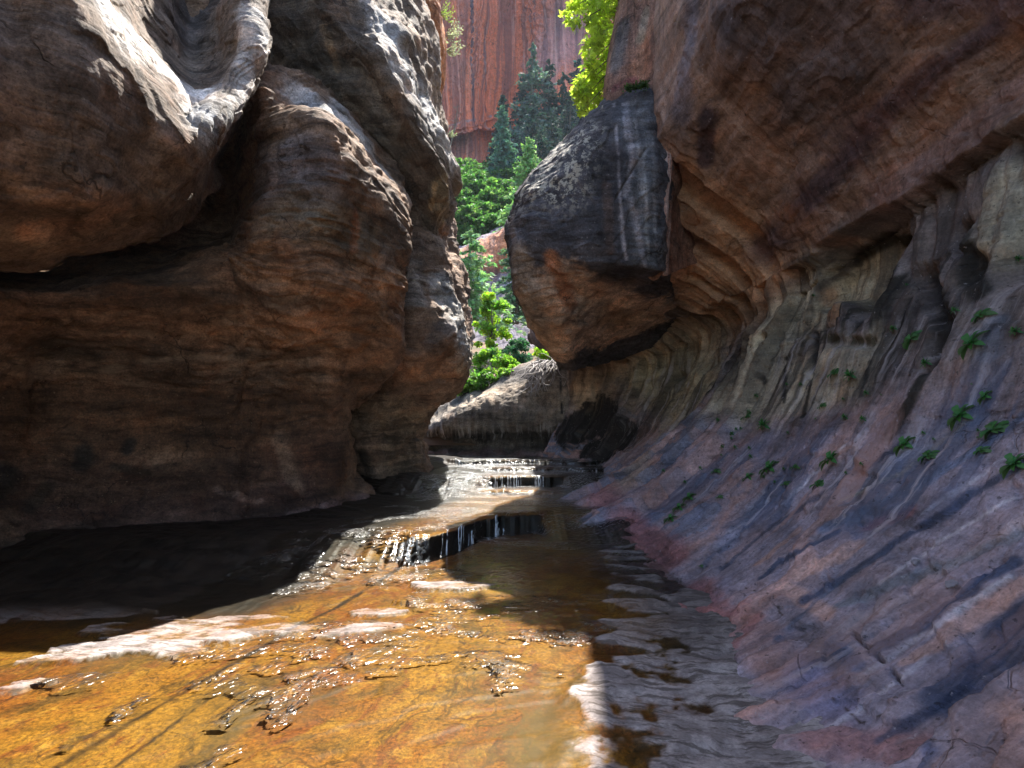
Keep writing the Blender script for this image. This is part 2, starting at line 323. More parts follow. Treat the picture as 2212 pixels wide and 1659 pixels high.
SL_P = [([(1440, 580), (1450, 320), (1440, 0)], 14, (.34, .20, .16), .9), ([(1385, 150), (1400, 60)], 22, (.30, .15, .09), .8), ([(1345, 60), (1330, 140)], 22, (.13, .11, .10), .9, 2), ([(1395, 30), (1385, 80)], 14, (.33, .27, .19), .7), ([(1325, 190), (1370, 175)], 9, (.25, .09, .08), .9), ([(1375, 190), (1395, 182)], 5, (.05, .09, .03), .9, 1), ([(1415, 250), (1400, 330)], 12, (.25, .14, .12), .7),
        ('m', 1, [(1440, 580), (1450, 320), (1440, 0)], 16, .8)]
FW_P = [([(950, 880), (1080, 850), (1200, 850)], 36, (.27, .21, .15), .9), ([(960, 875), (1040, 835), (1120, 800), (1190, 790)], 34, (.055, .046, .04), 1), ('m', 0, [(920, 945), (1050, 945), (1210, 945)], 26, 1.0, 2), ('m', 1, [(920, 940), (1050, 940), (1210, 930)], 22, .8), ([(930, 980), (1080, 978), (1210, 985)], 16, (.13, .08, .075), .8), ([(1160, 960), (1215, 930)], 26, (.05, .04, .03), .8),  # rim top painted near black to hold down the sunlight on it
        ([(1210, 790), (1216, 990)], 3, (.02, .02, .02), .9, 2)]
LW_P = [
 ([(400, 560), (650, 560), (820, 620)], 70, (.30, .165, .09), .9), ([(0, 680), (300, 680), (700, 720)], 75, (.27, .15, .085), .9), ([(750, 780), (830, 740)], 50, (.33, .18, .10), .9), ([(0, 900), (350, 900), (620, 920)], 110, (.115, .058, .03), .9), ([(50, 1060), (450, 1060), (700, 1010)], 85, (.07, .036, .022), .9), ([(100, 1140), (450, 1120), (650, 1080)], 60, (.065, .037, .028), .9),  # lower wall strokes darkened: the shade there is painted in
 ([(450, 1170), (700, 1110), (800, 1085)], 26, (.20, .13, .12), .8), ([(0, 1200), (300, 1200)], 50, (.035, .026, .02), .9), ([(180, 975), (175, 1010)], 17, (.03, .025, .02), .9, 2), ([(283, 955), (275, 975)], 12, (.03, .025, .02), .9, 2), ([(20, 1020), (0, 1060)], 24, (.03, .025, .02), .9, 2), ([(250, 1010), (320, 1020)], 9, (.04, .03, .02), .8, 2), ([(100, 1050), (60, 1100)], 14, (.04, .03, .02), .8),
 ([(640, 350), (680, 400), (600, 400)], 60, (.19, .16, .155), .8), ([(700, 480), (800, 520), (620, 470)], 55, (.17, .125, .08), .8), ([(768, 460), (765, 535)], 13, (.40, .18, .09), .9, 1.5), ([(560, 300), (560, 420)], 30, (.09, .07, .06), .8), ([(840, 560), (850, 500)], 26, (.12, .09, .07), .8), ([(650, 215), (760, 260), (830, 370)], 40, (.46, .43, .40), .9),  # last stroke paints the sunlit ridge whiter
 ([(600, 520), (640, 620), (800, 650)], 14, (.36, .19, .10), .6), ('m', 0, [(700, 560), (500, 620), (300, 700), (100, 750)], 90, .6), ('m', 0, [(300, 900), (600, 850)], 140, .35), ('m', 1, [(600, 700), (300, 760)], 80, .5),
 ('d', [(640, 420), (740, 520)], 14, .05), ([(470, 1060), (560, 1080)], 10, (.3, .2, .15), .5), ([(600, 950), (640, 1050)], 16, (.26, .17, .11), .5)]
DK_P = [([(800, 900), (880, 900), (870, 1000)], 60, (.25, .18, .115), .9), ([(900, 1040), (950, 1050)], 26, (.10, .085, .065), .9), ([(900, 800), (980, 800)], 40, (.36, .19, .10), .9), ([(1000, 700), (960, 620), (1010, 760)], 40, (.44, .41, .37), .9), ([(890, 560), (900, 650)], 30, (.24, .2, .16), .8), ([(780, 980), (800, 1030)], 14, (.04, .03, .02), .8), ([(930, 740), (970, 700)], 20, (.14, .12, .11), .7), ([(1000, 790), (1020, 740)], 16, (.28, .24, .17), .8),  # sunlit column painted whiter, pillar base darkened for its shade
        ('m', 0, [(820, 900), (870, 960), (900, 1040)], 70, .7)]
CP_P = [([(830, 60), (900, 200), (970, 330)], 55, (.46, .43, .40), .9), ([(600, 100), (720, 180), (820, 280)], 60, (.17, .13, .09), .9), ([(650, 190), (850, 360)], 14, (.10, .065, .06), .8), ([(960, 400), (960, 470)], 26, (.24, .17, .09), .9), ([(930, 450), (940, 400)], 6, (.42, .26, .12), .9), ([(700, 60), (730, 150)], 10, (.33, .2, .1), .6), ([(955, 500), (985, 520)], 18, (.33, .16, .08), .7), ('m', 0, [(600, 100), (760, 200)], 80, .4)]  # first stroke whitens the buttress edge where the sun falls
A_P = [([(50, 100), (150, 200), (280, 320)], 110, (.19, .145, .115), 1), ([(30, 340), (60, 400)], 34, (.34, .23, .16), .8, 2), ([(120, 420), (260, 440), (200, 480), (80, 500)], 32, (.34, .21, .14), .85, 1.5), ([(40, 450), (80, 470)], 14, (.11, .08, .06), .8), ([(300, 500), (340, 470)], 22, (.2, .15, .12), .8),
       ([(250, 40), (340, 130), (420, 200), (440, 260)], 55, (.48, .45, .42), 1), ([(540, 20), (560, 120), (500, 260)], 40, (.48, .45, .42), .9), ([(370, 430), (430, 350)], 34, (.15, .115, .09), .9), ([(380, 60), (440, 20)], 55, (.14, .11, .095), .9), ('m', 0, [(380, 60), (440, 20)], 60, .6), ([(490, 130), (495, 200)], 14, (.2, .15, .11), .8)]  # shelf and pillar strokes whitened to carry the sunlight
# ------------------------------------------------------------------ rock materials
M_rw = rock_mat("right_wall_rock", flow=(3.2, .25), light=(.44, .39, .38), crack=0.0, bump=1.0, mott=.35, fine=1.1, grain=.6, stripes=((.46, .28, .24), (.08, .10, .155), (.58, .52, .53)), strata=((.5, 0, .3), 5, .35, .03))
M_left = rock_mat("left_wall_rock", flow=(.5, 3.2), flow_dark=(.03, .02, .014), light=(.36, .25, .16), bump=.85, flowbump=.8, strata=((.12, .1, 0), 7, .5, .07))
M_up = rock_mat("weathered_upper_rock", flow=(.6, 3), flow_dark=(.03, .024, .018), light=(.36, .30, .22), bump=1.0, flowbump=.8, strata=((.2, .5, .3), 7, .45, .09), fine=1.3)
M_dark = rock_mat("dark_varnished_rock", flow=(.6, 4), bump=.9, flowbump=.8, strata=((.1, .15, 0), 7, .35, .06), light=(.4, .36, .34), lich=(.50, .46, .37))
M_slab = rock_mat("streaked_slab_rock", flow=(6, .25), bump=.8, strata=((.3, .6, 0), 5, .4, .04))
M_far = rock_mat("far_wall_rock", flow=(3.5, .5), bump=.9, strata=((0, 0, 0), 4, .4, .06))

def disp_std(a1=.12, f1=.9, a2=.03, f2=4, flow=0.0, ff=(3, .4), s=0):
    def f(X, u, v):
        x, y, z = X[..., 0], X[..., 1], X[..., 2]
        d = a1*fbm(x*f1, y*f1, z*f1, 3, s)+a2*fbm(x*f2, y*f2, z*f2, 4, s+5, .6)
        if flow:
            wu = u+.25*noise(u*.7, v*.7, s=s+9); wv = v+.25*noise(u*.7+9, v*.7, s=s+8)
            d = d+flow*ridge(wu*ff[0], wv*ff[1], None, 3, s+3)
        return d
    return f
def flakes(X, u, v, amp, fu, fv, k=4, s=0):
    """stepped exfoliation sheets with crisp edges"""
    h = fbm(u*fu+.3*noise(u*2, v*2, s=s), v*fv, None, 4, s+31, .45)*k
    q = np.floor(h); f = h-q
    return amp*(q+sstep(.0, .06, f)*1.0+ .15*f)/k

# ------------------------------------------------------------------ right wall: hollowed tube, one section per distance
RWT = [(-4, .9, 0, 4.6, 4.6, 2.9, 6.7), (-1, .9, 0, 4.5, 4.4, 2.85, 6.5), (1.2, .95, 0, 4.4, 4.25, 2.8, 6.4), (2.5, 1.0, 0, 4.3, 4.15, 2.8, 6.3), (3.6, 1.1, 0, 4.3, 4.1, 2.75, 6.25), (5, 1.3, 0, 4.3, 4.05, 2.7, 6.2),
       (7, 1.55, .02, 4.3, 3.75, 2.6, 6.0), (8.5, 1.35, .1, 4.3, 3.6, 2.45, 5.5), (10, 1.25, .3, 4.2, 3.42, 2.3, 4.7),
       (11.3, 1.4, .35, 4.0, 3.35, 2.0, 4.4), (12.5, 1.6, .45, 3.7, 3.25, 1.7, 4.2), (13.6, 1.6, .6, 3.0, 3.1, 1.5, 4.0), (14.5, 1.25, .7, 2.0, 3.0, 1.2, 3.8), (14.9, .7, .7, 1.3, 3.0, .7, 3.7)]
LOW = [(-.45, -.22), (-.15, -.09), (0, -.012), (.15, .05), (.3, .12), (.46, .225), (.61, .355), (.74, .51), (.86, .68), (.955, .85), (1, 1)]
UPR = [(.1, .3), (.35, .6), (.68, .85), (.93, 1.05), (1, 1.35)]
ctrl = []
for (y, tx, z0, wx, cz, lx, lz) in RWT:
    s = [('w', tx+(wx-tx)*a, y, z0+(cz-z0)*b) for a, b in LOW]
    s += [('w', wx+(lx-wx)*a, y, cz+(lz-cz)*b) for a, b in UPR]
    s += [('w', lx, y, lz+2.5), ('w', lx-.1, y, lz+6), ('w', lx+1, y+1, lz+8)]
    if y > 9.5: s[-3:] = [('w', lx+.5*(y-9.5), y, lz+.6), ('w', lx+1.0*(y-9.5), y, lz+1.6), ('w', lx+1.8*(y-9.5), y, lz+3)]
    ctrl.append(s)
def rw_flake(u, v):
    h = fbm(u*.62+.35*noise(u*2.2, v*2.2, s=48)+3, v*.42+.2*noise(u*3, v*3, s=47), None, 5, 148, .5)*7
    return np.floor(h), h-np.floor(h)
def rw_disp(X, u, v):
    y = X[..., 1]; x = X[..., 0]; z = X[..., 2]
    t = np.clip((z-0)/3.9, 0, 1.6)                        # rough height
    low = sstep(1.02, .9, t)
    wu = u+.25*noise(u*.5, v*.35, s=41)+.04*noise(u*3, v*.8, s=40)
    flut = ridge(wu*1.6, v*.16, None, 3, 44)                # flutes that run down the wall
    far = sstep(7.5, 10.5, y)
    d = -.05*flut*low*sstep(.25, .55, t)*(1+.8*far)-.07*far*ridge(wu*7, v*.3, None, 2, 45)*sstep(1.35, .9, t)
    zone = sstep(.45, .7, t)*sstep(1.02, .97, t)*sstep(3.5, 5, y)
    sc = np.abs(noise(wu*3.4, v*.45, s=61)); d += zone*.26*(np.minimum(sc, .4)-.22)            # deep scalloped flutes
    sc2 = np.abs(noise(wu*9, v*.9, s=62)); d += zone*.08*(np.minimum(sc2, .4)-.2)
    d += (.04+.06*sstep(.2, .6, t))*fbm(x*.8, y*.8, z*.8, 3, 46)+.022*fbm(x*5, y*5, z*5, 5, 47, .62)+.012*(np.abs(noise(x*9, y*9, z*9, 39))-.27)
    q, f = rw_flake(u, v)
    d += .032*(q+sstep(0, .03, f))*sstep(.62, .2, t)+.012*f*sstep(.6, .2, t)-.012*ridge(wu*5, v*.25, None, 3, 57)*sstep(.5, .2, t)+flakes(X, u, v, .2, .5, .5, 4, 49)*sstep(.35, .75, t)*.6
    # pitted overhanging pockets hanging under the spring line
    pk = fbm(wu*.55+3, v*.5, None, 3, 50)
    d -= .34*sstep(.08, .2, pk)*sstep(.62, .8, t)*sstep(1.03, .99, t)*sstep(2, 4, y)
    # the roof stands proud of the wall along the spring line
    d += .22*sstep(.985+.05*noise(u*1.5, v*0+3, s=51)+.02*noise(u*7, v*0, s=53), 1.01, t)
    d += (.05*ridge(v*1.4, u*.35, None, 3, 52)+.03*(np.abs(noise(u*1.1, v*2.4, s=54))-.27)+.02*(np.abs(noise(u*2, v*8, s=55))-.27))*sstep(1., 1.1, t)
    return d
def rw_auto(X, u, v, C, M):
    t = X[..., 2]/3.9; q, f = rw_flake(u, v); k = sstep(.62, .3, t)[..., None]
    hsh = np.sin(q*12.9+4)*43758.5; hsh = hsh-np.floor(hsh)
    kr = (sstep(1.0, 1.06, t)*.8)[..., None]; C[:] = C*(1-kr)+np.array((.31, .185, .125))*kr
    a = np.array((.43, .26, .23)); b_ = np.array((.20, .215, .285))
    C[:] = C*(1-.75*k)+(a*(1-hsh[..., None])+b_*hsh[..., None])*.75*k
    wu = u+.12*noise(u*1.3, v*.6, s=70)
    for cells, seed, dark in ((3.1, 1.0, .95), (6.3, 2.0, .85)):          # black drips hanging from the seep line
        ci = np.floor(wu*cells); cf = wu*cells-ci; hr = lambda k: (np.sin(ci*(7.3+k)+seed*9.1)*4375.85) % 1.0
        t0 = .62+.33*hr(1.1); ln = .10+.26*hr(2.3); q_ = (t0-t)/ln; wd = (.12+.22*hr(3.7))*(1-.6*np.clip(q_, 0, 1)); on = (hr(4.9) > .35)
        w_ = on*sstep(wd, wd*.6, np.abs(cf-.5+.12*noise(u*6, v*3, s=71)))*sstep(-.04, .02, q_)*sstep(1.0, .6, q_)*sstep(4.5, 5.5, X[..., 1])*sstep(12.5, 11, X[..., 1])*dark
        C[:] = C*(1-w_[..., None])+np.array((.024, .021, .014))*w_[..., None]
    z = sstep(.4, .6, t)*sstep(1.05, .97, t)*sstep(3, 5, X[..., 1]); M[..., 0] = np.maximum(M[..., 0], .6*z); M[..., 1] = np.minimum(M[..., 1], .3)
patch('right_canyon_wall', ctrl, 900, 680, M_rw, (.2, .16, .14), paints=RW_P, disp=rw_disp, auto=rw_auto, wu=[.15, .5, 1.1, 1.6, 1.4, 1.2, .9, .9, .9, .8, .8, .6, .3], wv=[.3, .5, 1, 1, 1.2, 1.2, 1.2, 1.2, 1.2, 1, 1.3, 1.2, 1.2, 1.2, 1, .6, .3, .2], label='hollow tube-like right wall striped in blue grey and red')

RB = [[(1452, 150, 9.8), (1455, 220, 9.5), (1458, 330, 9.6), (1456, 450, 9.8), (1450, 570, 10.0), (1450, 600, 10.1), (1460, 630, 11), (1480, 690, 12.4), (1480, 740, 13.4)],
      [(1428, 150, 9.6), (1430, 200, 9.0), (1434, 330, 8.75), (1434, 450, 8.65), (1432, 565, 8.65), (1432, 592, 8.8), (1432, 622, 10.0), (1440, 680, 11.7), (1430, 745, 13.2)],
      [(1345, 195, 9.6), (1340, 222, 8.9), (1340, 330, 8.55), (1335, 450, 8.45), (1330, 550, 8.45), (1330, 575, 8.55), (1332, 608, 9.2), (1345, 690, 10.9), (1345, 765, 13)],
      [(1265, 245, 9.6), (1262, 268, 8.9), (1255, 340, 8.5), (1245, 450, 8.4), (1235, 545, 8.45), (1232, 570, 8.55), (1240, 620, 9.1), (1265, 690, 10.0), (1285, 785, 12.6)],
      [(1195, 320, 9.6), (1188, 345, 9.0), (1178, 390, 8.65), (1170, 450, 8.5), (1165, 510, 8.5), (1170, 540, 8.55), (1180, 620, 8.9), (1210, 700, 9.6), (1245, 800, 11.8)],
      [(1142, 395, 9.8), (1132, 410, 9.2), (1122, 435, 8.9), (1119, 470, 8.75), (1121, 510, 8.75), (1122, 545, 8.75), (1135, 630, 9.1), (1165, 705, 9.9), (1222, 800, 11.9)],
      [(1128, 410, 10.3), (1120, 425, 9.8), (1108, 450, 9.5), (1104, 480, 9.3), (1107, 520, 9.3), (1117, 570, 9.3), (1128, 635, 9.6), (1153, 700, 10.3), (1212, 795, 12.4)],
      [(1160, 420, 11.5), (1140, 440, 11.3), (1125, 465, 11), (1120, 490, 11), (1120, 525, 11), (1130, 580, 11), (1140, 640, 11.2), (1165, 700, 12), (1225, 790, 14)],
      [(1300, 420, 13), (1300, 440, 13), (1300, 465, 13), (1300, 490, 13), (1300, 525, 13), (1300, 580, 13), (1300, 640, 13), (1300, 700, 13.5), (1300, 790, 15)]]
def rb_disp(X, u, v):
    x, y, z = X[..., 0], X[..., 1], X[..., 2]
    return .12*fbm(x*.9, y*.9, z*.9, 3, 61)+.03*fbm(x*4, y*4, z*4, 4, 62, .6)+.02*ridge(v*3+u*.6, u*.5, None, 3, 63)+.3*flakes(X, u, v, .3, .5, .7, 4, 64)+.05*(np.abs(noise(x*2.5, y*2.5, z*3.5, 65))-.27)+.02*(np.abs(noise(x*8, y*8, z*11, 66))-.27)
patch('dark_rock_bulge', RB, 380, 380, M_dark, (.075, .07, .075), RB_P, rb_disp, label='dark lichen-spotted rock bulge at the mouth of the gap')

SL = [[(1520, 560, 10.2), (1520, 450, 10), (1520, 320, 9.8), (1520, 150, 9.6), (1520, -50, 9.6), (1520, -500, 9.6)],
      [(1444, 594, 8.95), (1452, 450, 8.85), (1458, 320, 8.8), (1456, 150, 8.7), (1449, -50, 8.8), (1449, -500, 9.1)],
      [(1437, 592, 8.74), (1445, 450, 8.62), (1451, 320, 8.6), (1449, 150, 8.55), (1442, -50, 8.65), (1442, -500, 8.9)],
      [(1428, 592, 8.76), (1428, 450, 8.66), (1425, 320, 8.66), (1415, 150, 8.8), (1405, -50, 8.9), (1400, -500, 9.1)],
      [(1400, 600, 8.95), (1400, 450, 8.9), (1395, 320, 8.85), (1385, 150, 9.1), (1375, -50, 9.2), (1390, -500, 9.2)],
      [(1345, 500, 9.3), (1345, 400, 9.2), (1345, 300, 9.1), (1340, 170, 9.2), (1358, -50, 9.4), (1395, -500, 9.4)],
      [(1310, 500, 10), (1310, 400, 10), (1310, 300, 9.9), (1308, 180, 9.8), (1348, -50, 9.9), (1400, -500, 9.9)],
      [(1340, 500, 12), (1340, 400, 12), (1340, 300, 12), (1340, 180, 12), (1370, -50, 12), (1430, -500, 12)]]
def sl_disp(X, u, v):
    x, y, z = X[..., 0], X[..., 1], X[..., 2]
    return .08*fbm(x*1.1, y*1.1, z*.6, 3, 71)+.02*fbm(x*5, y*5, z*3, 4, 72, .6)+.03*ridge(u*2.5, v*.2, None, 3, 73)
patch('red_slab_pillar', SL, 260, 320, M_slab, (.24, .13, .09), SL_P, sl_disp, label='red and grey streaked vertical rock slab above the dark bulge')

FW = [[(1300, 745, 17), (1300, 772, 15.3), (1300, 800, 14.9), (1300, 850, 14.8), (1300, 905, 14.8), (1300, 935, 15.1), (1300, 965, 15.1), (1300, 1000, 14.4), (1300, 1030, 13.6)],
      [(1218, 758, 17), (1213, 778, 15.3), (1213, 805, 14.9), (1215, 850, 14.7), (1215, 905, 14.7), (1216, 935, 15.0), (1218, 965, 15.1), (1220, 998, 14.5), (1220, 1030, 13.6)],
      [(1140, 782, 17), (1135, 800, 15.6), (1130, 825, 15.1), (1130, 862, 14.8), (1130, 915, 14.8), (1130, 940, 15.2), (1130, 965, 15.3), (1130, 992, 14.6), (1130, 1020, 13.7)],
      [(1050, 826, 17.5), (1045, 842, 16), (1042, 860, 15.3), (1040, 885, 14.9), (1040, 925, 14.9), (1040, 945, 15.3), (1040, 968, 15.4), (1040, 990, 14.8), (1040, 1015, 13.9)],
      [(985, 850, 18), (980, 868, 16.5), (975, 885, 15.7), (970, 905, 15.2), (970, 932, 15.2), (970, 948, 15.6), (970, 965, 15.7), (968, 986, 15.0), (965, 1010, 14.1)],
      [(930, 880, 18), (925, 895, 16.8), (920, 908, 16.1), (918, 922, 15.7), (917, 940, 15.7), (917, 952, 16), (915, 965, 16), (913, 984, 15.4), (910, 1005, 14.5)],
      [(850, 900, 19), (850, 912, 18), (850, 925, 17), (850, 935, 16.6), (850, 945, 16.6), (850, 955, 17), (850, 965, 17), (850, 984, 16.5), (850, 1005, 15.5)]]
def fw_disp(X, u, v):
    x, y, z = X[..., 0], X[..., 1], X[..., 2]
    return .22*fbm(x*.8, y*.8, z*.8, 3, 81)+.06*fbm(x*4, y*4, z*3, 4, 82, .6)+.09*ridge(u*2.2, v*.5, None, 3, 83)*sstep(2.9, 2.2, z)
patch('far_bend_wall', FW, 300, 220, M_far, (.17, .14, .11), FW_P, fw_disp, label='undercut rock wall across the far bend of the stream')

def wl(y): return [('w', -4.3, y, -.4), ('w', -4.7, y, .05), ('w', -5.6, y, .6), ('w', -5.9, y, 1.4), ('w', -5.6, y, 2.2), ('w', -5.2, y, 2.6), ('w', -5.8, y, 2.9),
                   ('w', -5.2, y, 3.5), ('w', -5.2, y, 4.6), ('w', -5.3, y, 6), ('w', -5.4, y, 8.5)]  # top row raised out of view to block the sun
LWB = [wl(-5), wl(-1), wl(3),  # hidden upper rows of the sections below shaped to keep sun off the lip
       [(0, 1300, 5.4), (0, 1235, 5.9), (0, 1050, 6.6), (0, 900, 7), (0, 760, 6.8), (0, 625, 6.35), (0, 590, 8.6), (-20, 480, 7.3), (-30, 300, 7.2), (-30, 100, 7.2), (-30, -150, 7.3)],
       [(250, 1270, 6.0), (250, 1205, 6.6), (250, 1050, 7.4), (250, 900, 7.8), (250, 760, 7.5), (250, 610, 7.0), (250, 555, 9.2), (250, 460, 8.0), (250, 300, 7.9), (250, 100, 8.0), (250, -150, 8.2)],
       [(470, 1240, 6.5), (480, 1180, 7.1), (480, 1050, 7.9), (490, 900, 8.2), (490, 760, 7.9), (470, 590, 7.4), (480, 520, 9.8), (490, 400, 10.4), (505, 260, 9.0), (520, 120, 8.6), (540, -60, 8.8)],
       [(525, 1190, 7.2), (535, 1168, 7.5), (540, 1050, 8.2), (545, 900, 8.4), (545, 760, 8.0), (530, 610, 7.4), (535, 530, 7.5), (545, 410, 7.8), (550, 280, 7.9), (555, 190, 8.4), (560, 150, 9.4)],
       [(580, 1200, 7.0), (590, 1155, 7.6), (600, 1050, 8.4), (600, 900, 8.6), (600, 760, 8.1), (590, 640, 7.5), (585, 530, 7.15), (580, 400, 7.3), (580, 270, 7.45), (580, 182, 7.7), (620, 150, 9.3)],
       [(700, 1160, 7.9), (700, 1130, 8.3), (710, 1040, 9.0), (715, 900, 9.2), (710, 760, 8.4), (700, 640, 7.6), (700, 520, 7.2), (700, 400, 7.1), (700, 262, 7.2), (735, 185, 9.4), (740, 100, 11)],
       [(790, 1130, 8.9), (785, 1110, 9.2), (745, 1030, 9.7), (735, 900, 10.1), (780, 790, 9.0), (800, 680, 8.2), (800, 580, 7.8), (800, 470, 7.75), (785, 380, 7.85), (826, 290, 10.0), (830, 200, 11.5)],
       [(840, 1120, 9.4), (845, 1103, 9.7), (775, 1030, 10.4), (738, 900, 10.8), (800, 840, 9.9), (858, 760, 9.3), (868, 640, 8.9), (872, 560, 8.7), (868, 490, 8.7), (866, 430, 9.9), (860, 350, 12)],
       [(830, 1120, 11), (820, 1110, 11.5), (750, 1030, 12), (720, 900, 12.5), (760, 850, 12), (820, 760, 12), (830, 640, 12), (830, 560, 12), (820, 470, 12), (820, 440, 13), (820, 380, 15)]]
def lw_disp(X, u, v):
    x, y, z = X[..., 0], X[..., 1], X[..., 2]
    hi = sstep(2.6, 3.6, z)
    d = .16*fbm(x*.8, y*.8, z*.8, 3, 101)+.03*fbm(x*4, y*4, z*5, 4, 102, .6)
    d += .035*ridge(z*2.6+.3*noise(x, y, s=3), (x+y)*.35, None, 3, 103)*(1-.4*hi)
    d += hi*.03*ridge(z*7+.8*noise(x*1.3, y*1.3, z*1.3, 4), (x+y)*.8, None, 2, 104)
    d += .9*flakes(X, u, v, .2, .45, .8, 5, 105)+.07*(np.abs(noise(x*1.7, y*1.7, z*2.2, 106))-.27)+.035*(np.abs(noise(x*5, y*5, z*7, 107))-.27)+.012*(np.abs(noise(x*13, y*13, z*18, 108))-.27)
    return d
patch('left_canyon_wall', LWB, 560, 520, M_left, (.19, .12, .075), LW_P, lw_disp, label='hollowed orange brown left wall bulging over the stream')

DK = [[(760, 1080, 12.5), (745, 1060, 12.5), (700, 980, 12.3), (690, 930, 12), (740, 860, 11.3), (800, 800, 10.8), (830, 700, 10.6), (840, 620, 10.6), (850, 540, 10.8), (870, 450, 11.3), (880, 400, 12.5)],
      [(840, 1108, 11.0), (850, 1092, 11.2), (790, 1000, 11.2), (775, 930, 11.1), (820, 850, 10.4), (860, 790, 10.0), (880, 720, 9.9), (885, 640, 9.9), (885, 560, 10.2), (900, 470, 10.8), (900, 400, 12)],
      [(900, 1090, 11.3), (905, 1072, 11.6), (850, 990, 11.6), (850, 930, 11.4), (890, 850, 10.6), (930, 790, 10.1), (940, 720, 10.0), (930, 640, 10.2), (930, 560, 10.6), (925, 480, 11.2), (920, 400, 12.5)],
      [(955, 1072, 12.0), (955, 1052, 12.3), (910, 980, 12.2), (893, 930, 12.0), (930, 860, 11.2), (990, 800, 10.7), (995, 730, 10.6), (975, 650, 10.8), (965, 580, 11.2), (955, 520, 11.9), (945, 440, 13)],
      [(965, 1060, 13), (963, 1042, 13.2), (925, 990, 13.1), (906, 935, 12.9), (945, 870, 12.2), (998, 815, 11.7), (1012, 740, 11.6), (1004, 690, 11.7), (984, 600, 12.2), (968, 540, 13), (958, 480, 14)],
      [(940, 1060, 15), (940, 1040, 15.5), (900, 990, 15.5), (885, 930, 15.5), (920, 880, 15), (980, 810, 15), (1000, 740, 15), (990, 680, 15), (970, 600, 15.5), (950, 540, 16), (940, 480, 17)]]
def dk_disp(X, u, v):
    x, y, z = X[..., 0], X[..., 1], X[..., 2]
    lo = sstep(3, 2.4, z)
    return .28*fbm(x*.9, y*.9, z*.6, 3, 111)*(1-.5*lo)+.06*fbm(x*4, y*4, z*4, 4, 112, .6)+.06*lo*ridge(u*1.6, v*.35, None, 3, 113)+.07*(1-lo)*ridge(u*2, v*.6, None, 3, 114)+.10*(np.abs(noise(x*1.9, y*1.9, z*1.9, 116))-.27)+.05*(np.abs(noise(x*5, y*5, z*5, 117))-.27)+.6*flakes(X, u, v, .25, .6, .6, 4, 118)
patch('waisted_rock_pillar', DK, 320, 420, M_up, (.2, .13, .085), DK_P, dk_disp, label='waisted rock pillar on the left, narrowest above the stream')

CP = [[(480, 60, 9.6), (520, 10, 9.2), (560, -80, 9), (640, -220, 9.2), (760, -300, 10.5), (800, -320, 13)],
      [(590, 210, 10), (620, 140, 9.3), (670, 60, 9.0), (730, -20, 9.1), (866, -90, 11.6), (860, -130, 14)],
      [(720, 300, 10.2), (750, 230, 9.4), (790, 160, 9.1), (830, 120, 9.1), (920, 45, 11.6), (910, 20, 14)],
      [(830, 420, 10.6), (850, 340, 9.8), (875, 285, 9.5), (898, 252, 9.6), (938, 185, 12.0), (930, 150, 15)],
      [(890, 520, 11), (915, 440, 10.4), (940, 380, 10.1), (940, 340, 10.2), (966, 306, 12.2), (950, 290, 15)],
      [(950, 590, 11.8), (950, 530, 11.2), (962, 470, 11.1), (969, 425, 11.4), (972, 390, 12.2), (950, 380, 15)],
      [(945, 600, 14), (950, 540, 14), (955, 470, 14), (957, 430, 14), (955, 400, 14.5), (950, 390, 16)]]
def c_disp(X, u, v):
    x, y, z = X[..., 0], X[..., 1], X[..., 2]
    return .2*fbm(x*.8, y*.8, z*.8, 3, 121)+.035*fbm(x*5, y*5, z*5, 4, 122, .6)+.08*ridge(v*1.8, u*.4, None, 3, 123)+.08*(np.abs(noise(x*1.6, y*1.6, z*1.6, 124))-.27)+.04*(np.abs(noise(x*5, y*5, z*5, 125))-.27)+.5*flakes(X, u, v, .25, .4, .7, 4, 126)
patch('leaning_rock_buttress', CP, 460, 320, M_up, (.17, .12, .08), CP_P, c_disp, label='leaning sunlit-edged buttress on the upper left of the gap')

EP = [[(820, 260, 13), (820, 120, 12.6), (810, 0, 12.4), (790, -150, 12.3), (740, -500, 12.3)],
      [(900, 240, 12.7), (895, 120, 12.1), (885, 0, 11.9), (860, -150, 11.8), (800, -500, 11.8)],
      [(938, 215, 12.8), (945, 120, 12.2), (930, 0, 12.0), (905, -150, 12), (840, -500, 12)],
      [(946, 205, 13.6), (963, 130, 13.2), (947, 0, 13.0), (925, -150, 13), (860, -500, 13)],
      [(930, 200, 16), (930, 130, 16), (920, 0, 16), (900, -150, 16), (840, -500, 16)]]
patch('orange_rock_fin', EP, 160, 200, M_left, (.36, .14, .05), (), disp_std(.2, .9, .05, 4, .05, s=130), label='orange rock fin behind the leaning buttress')

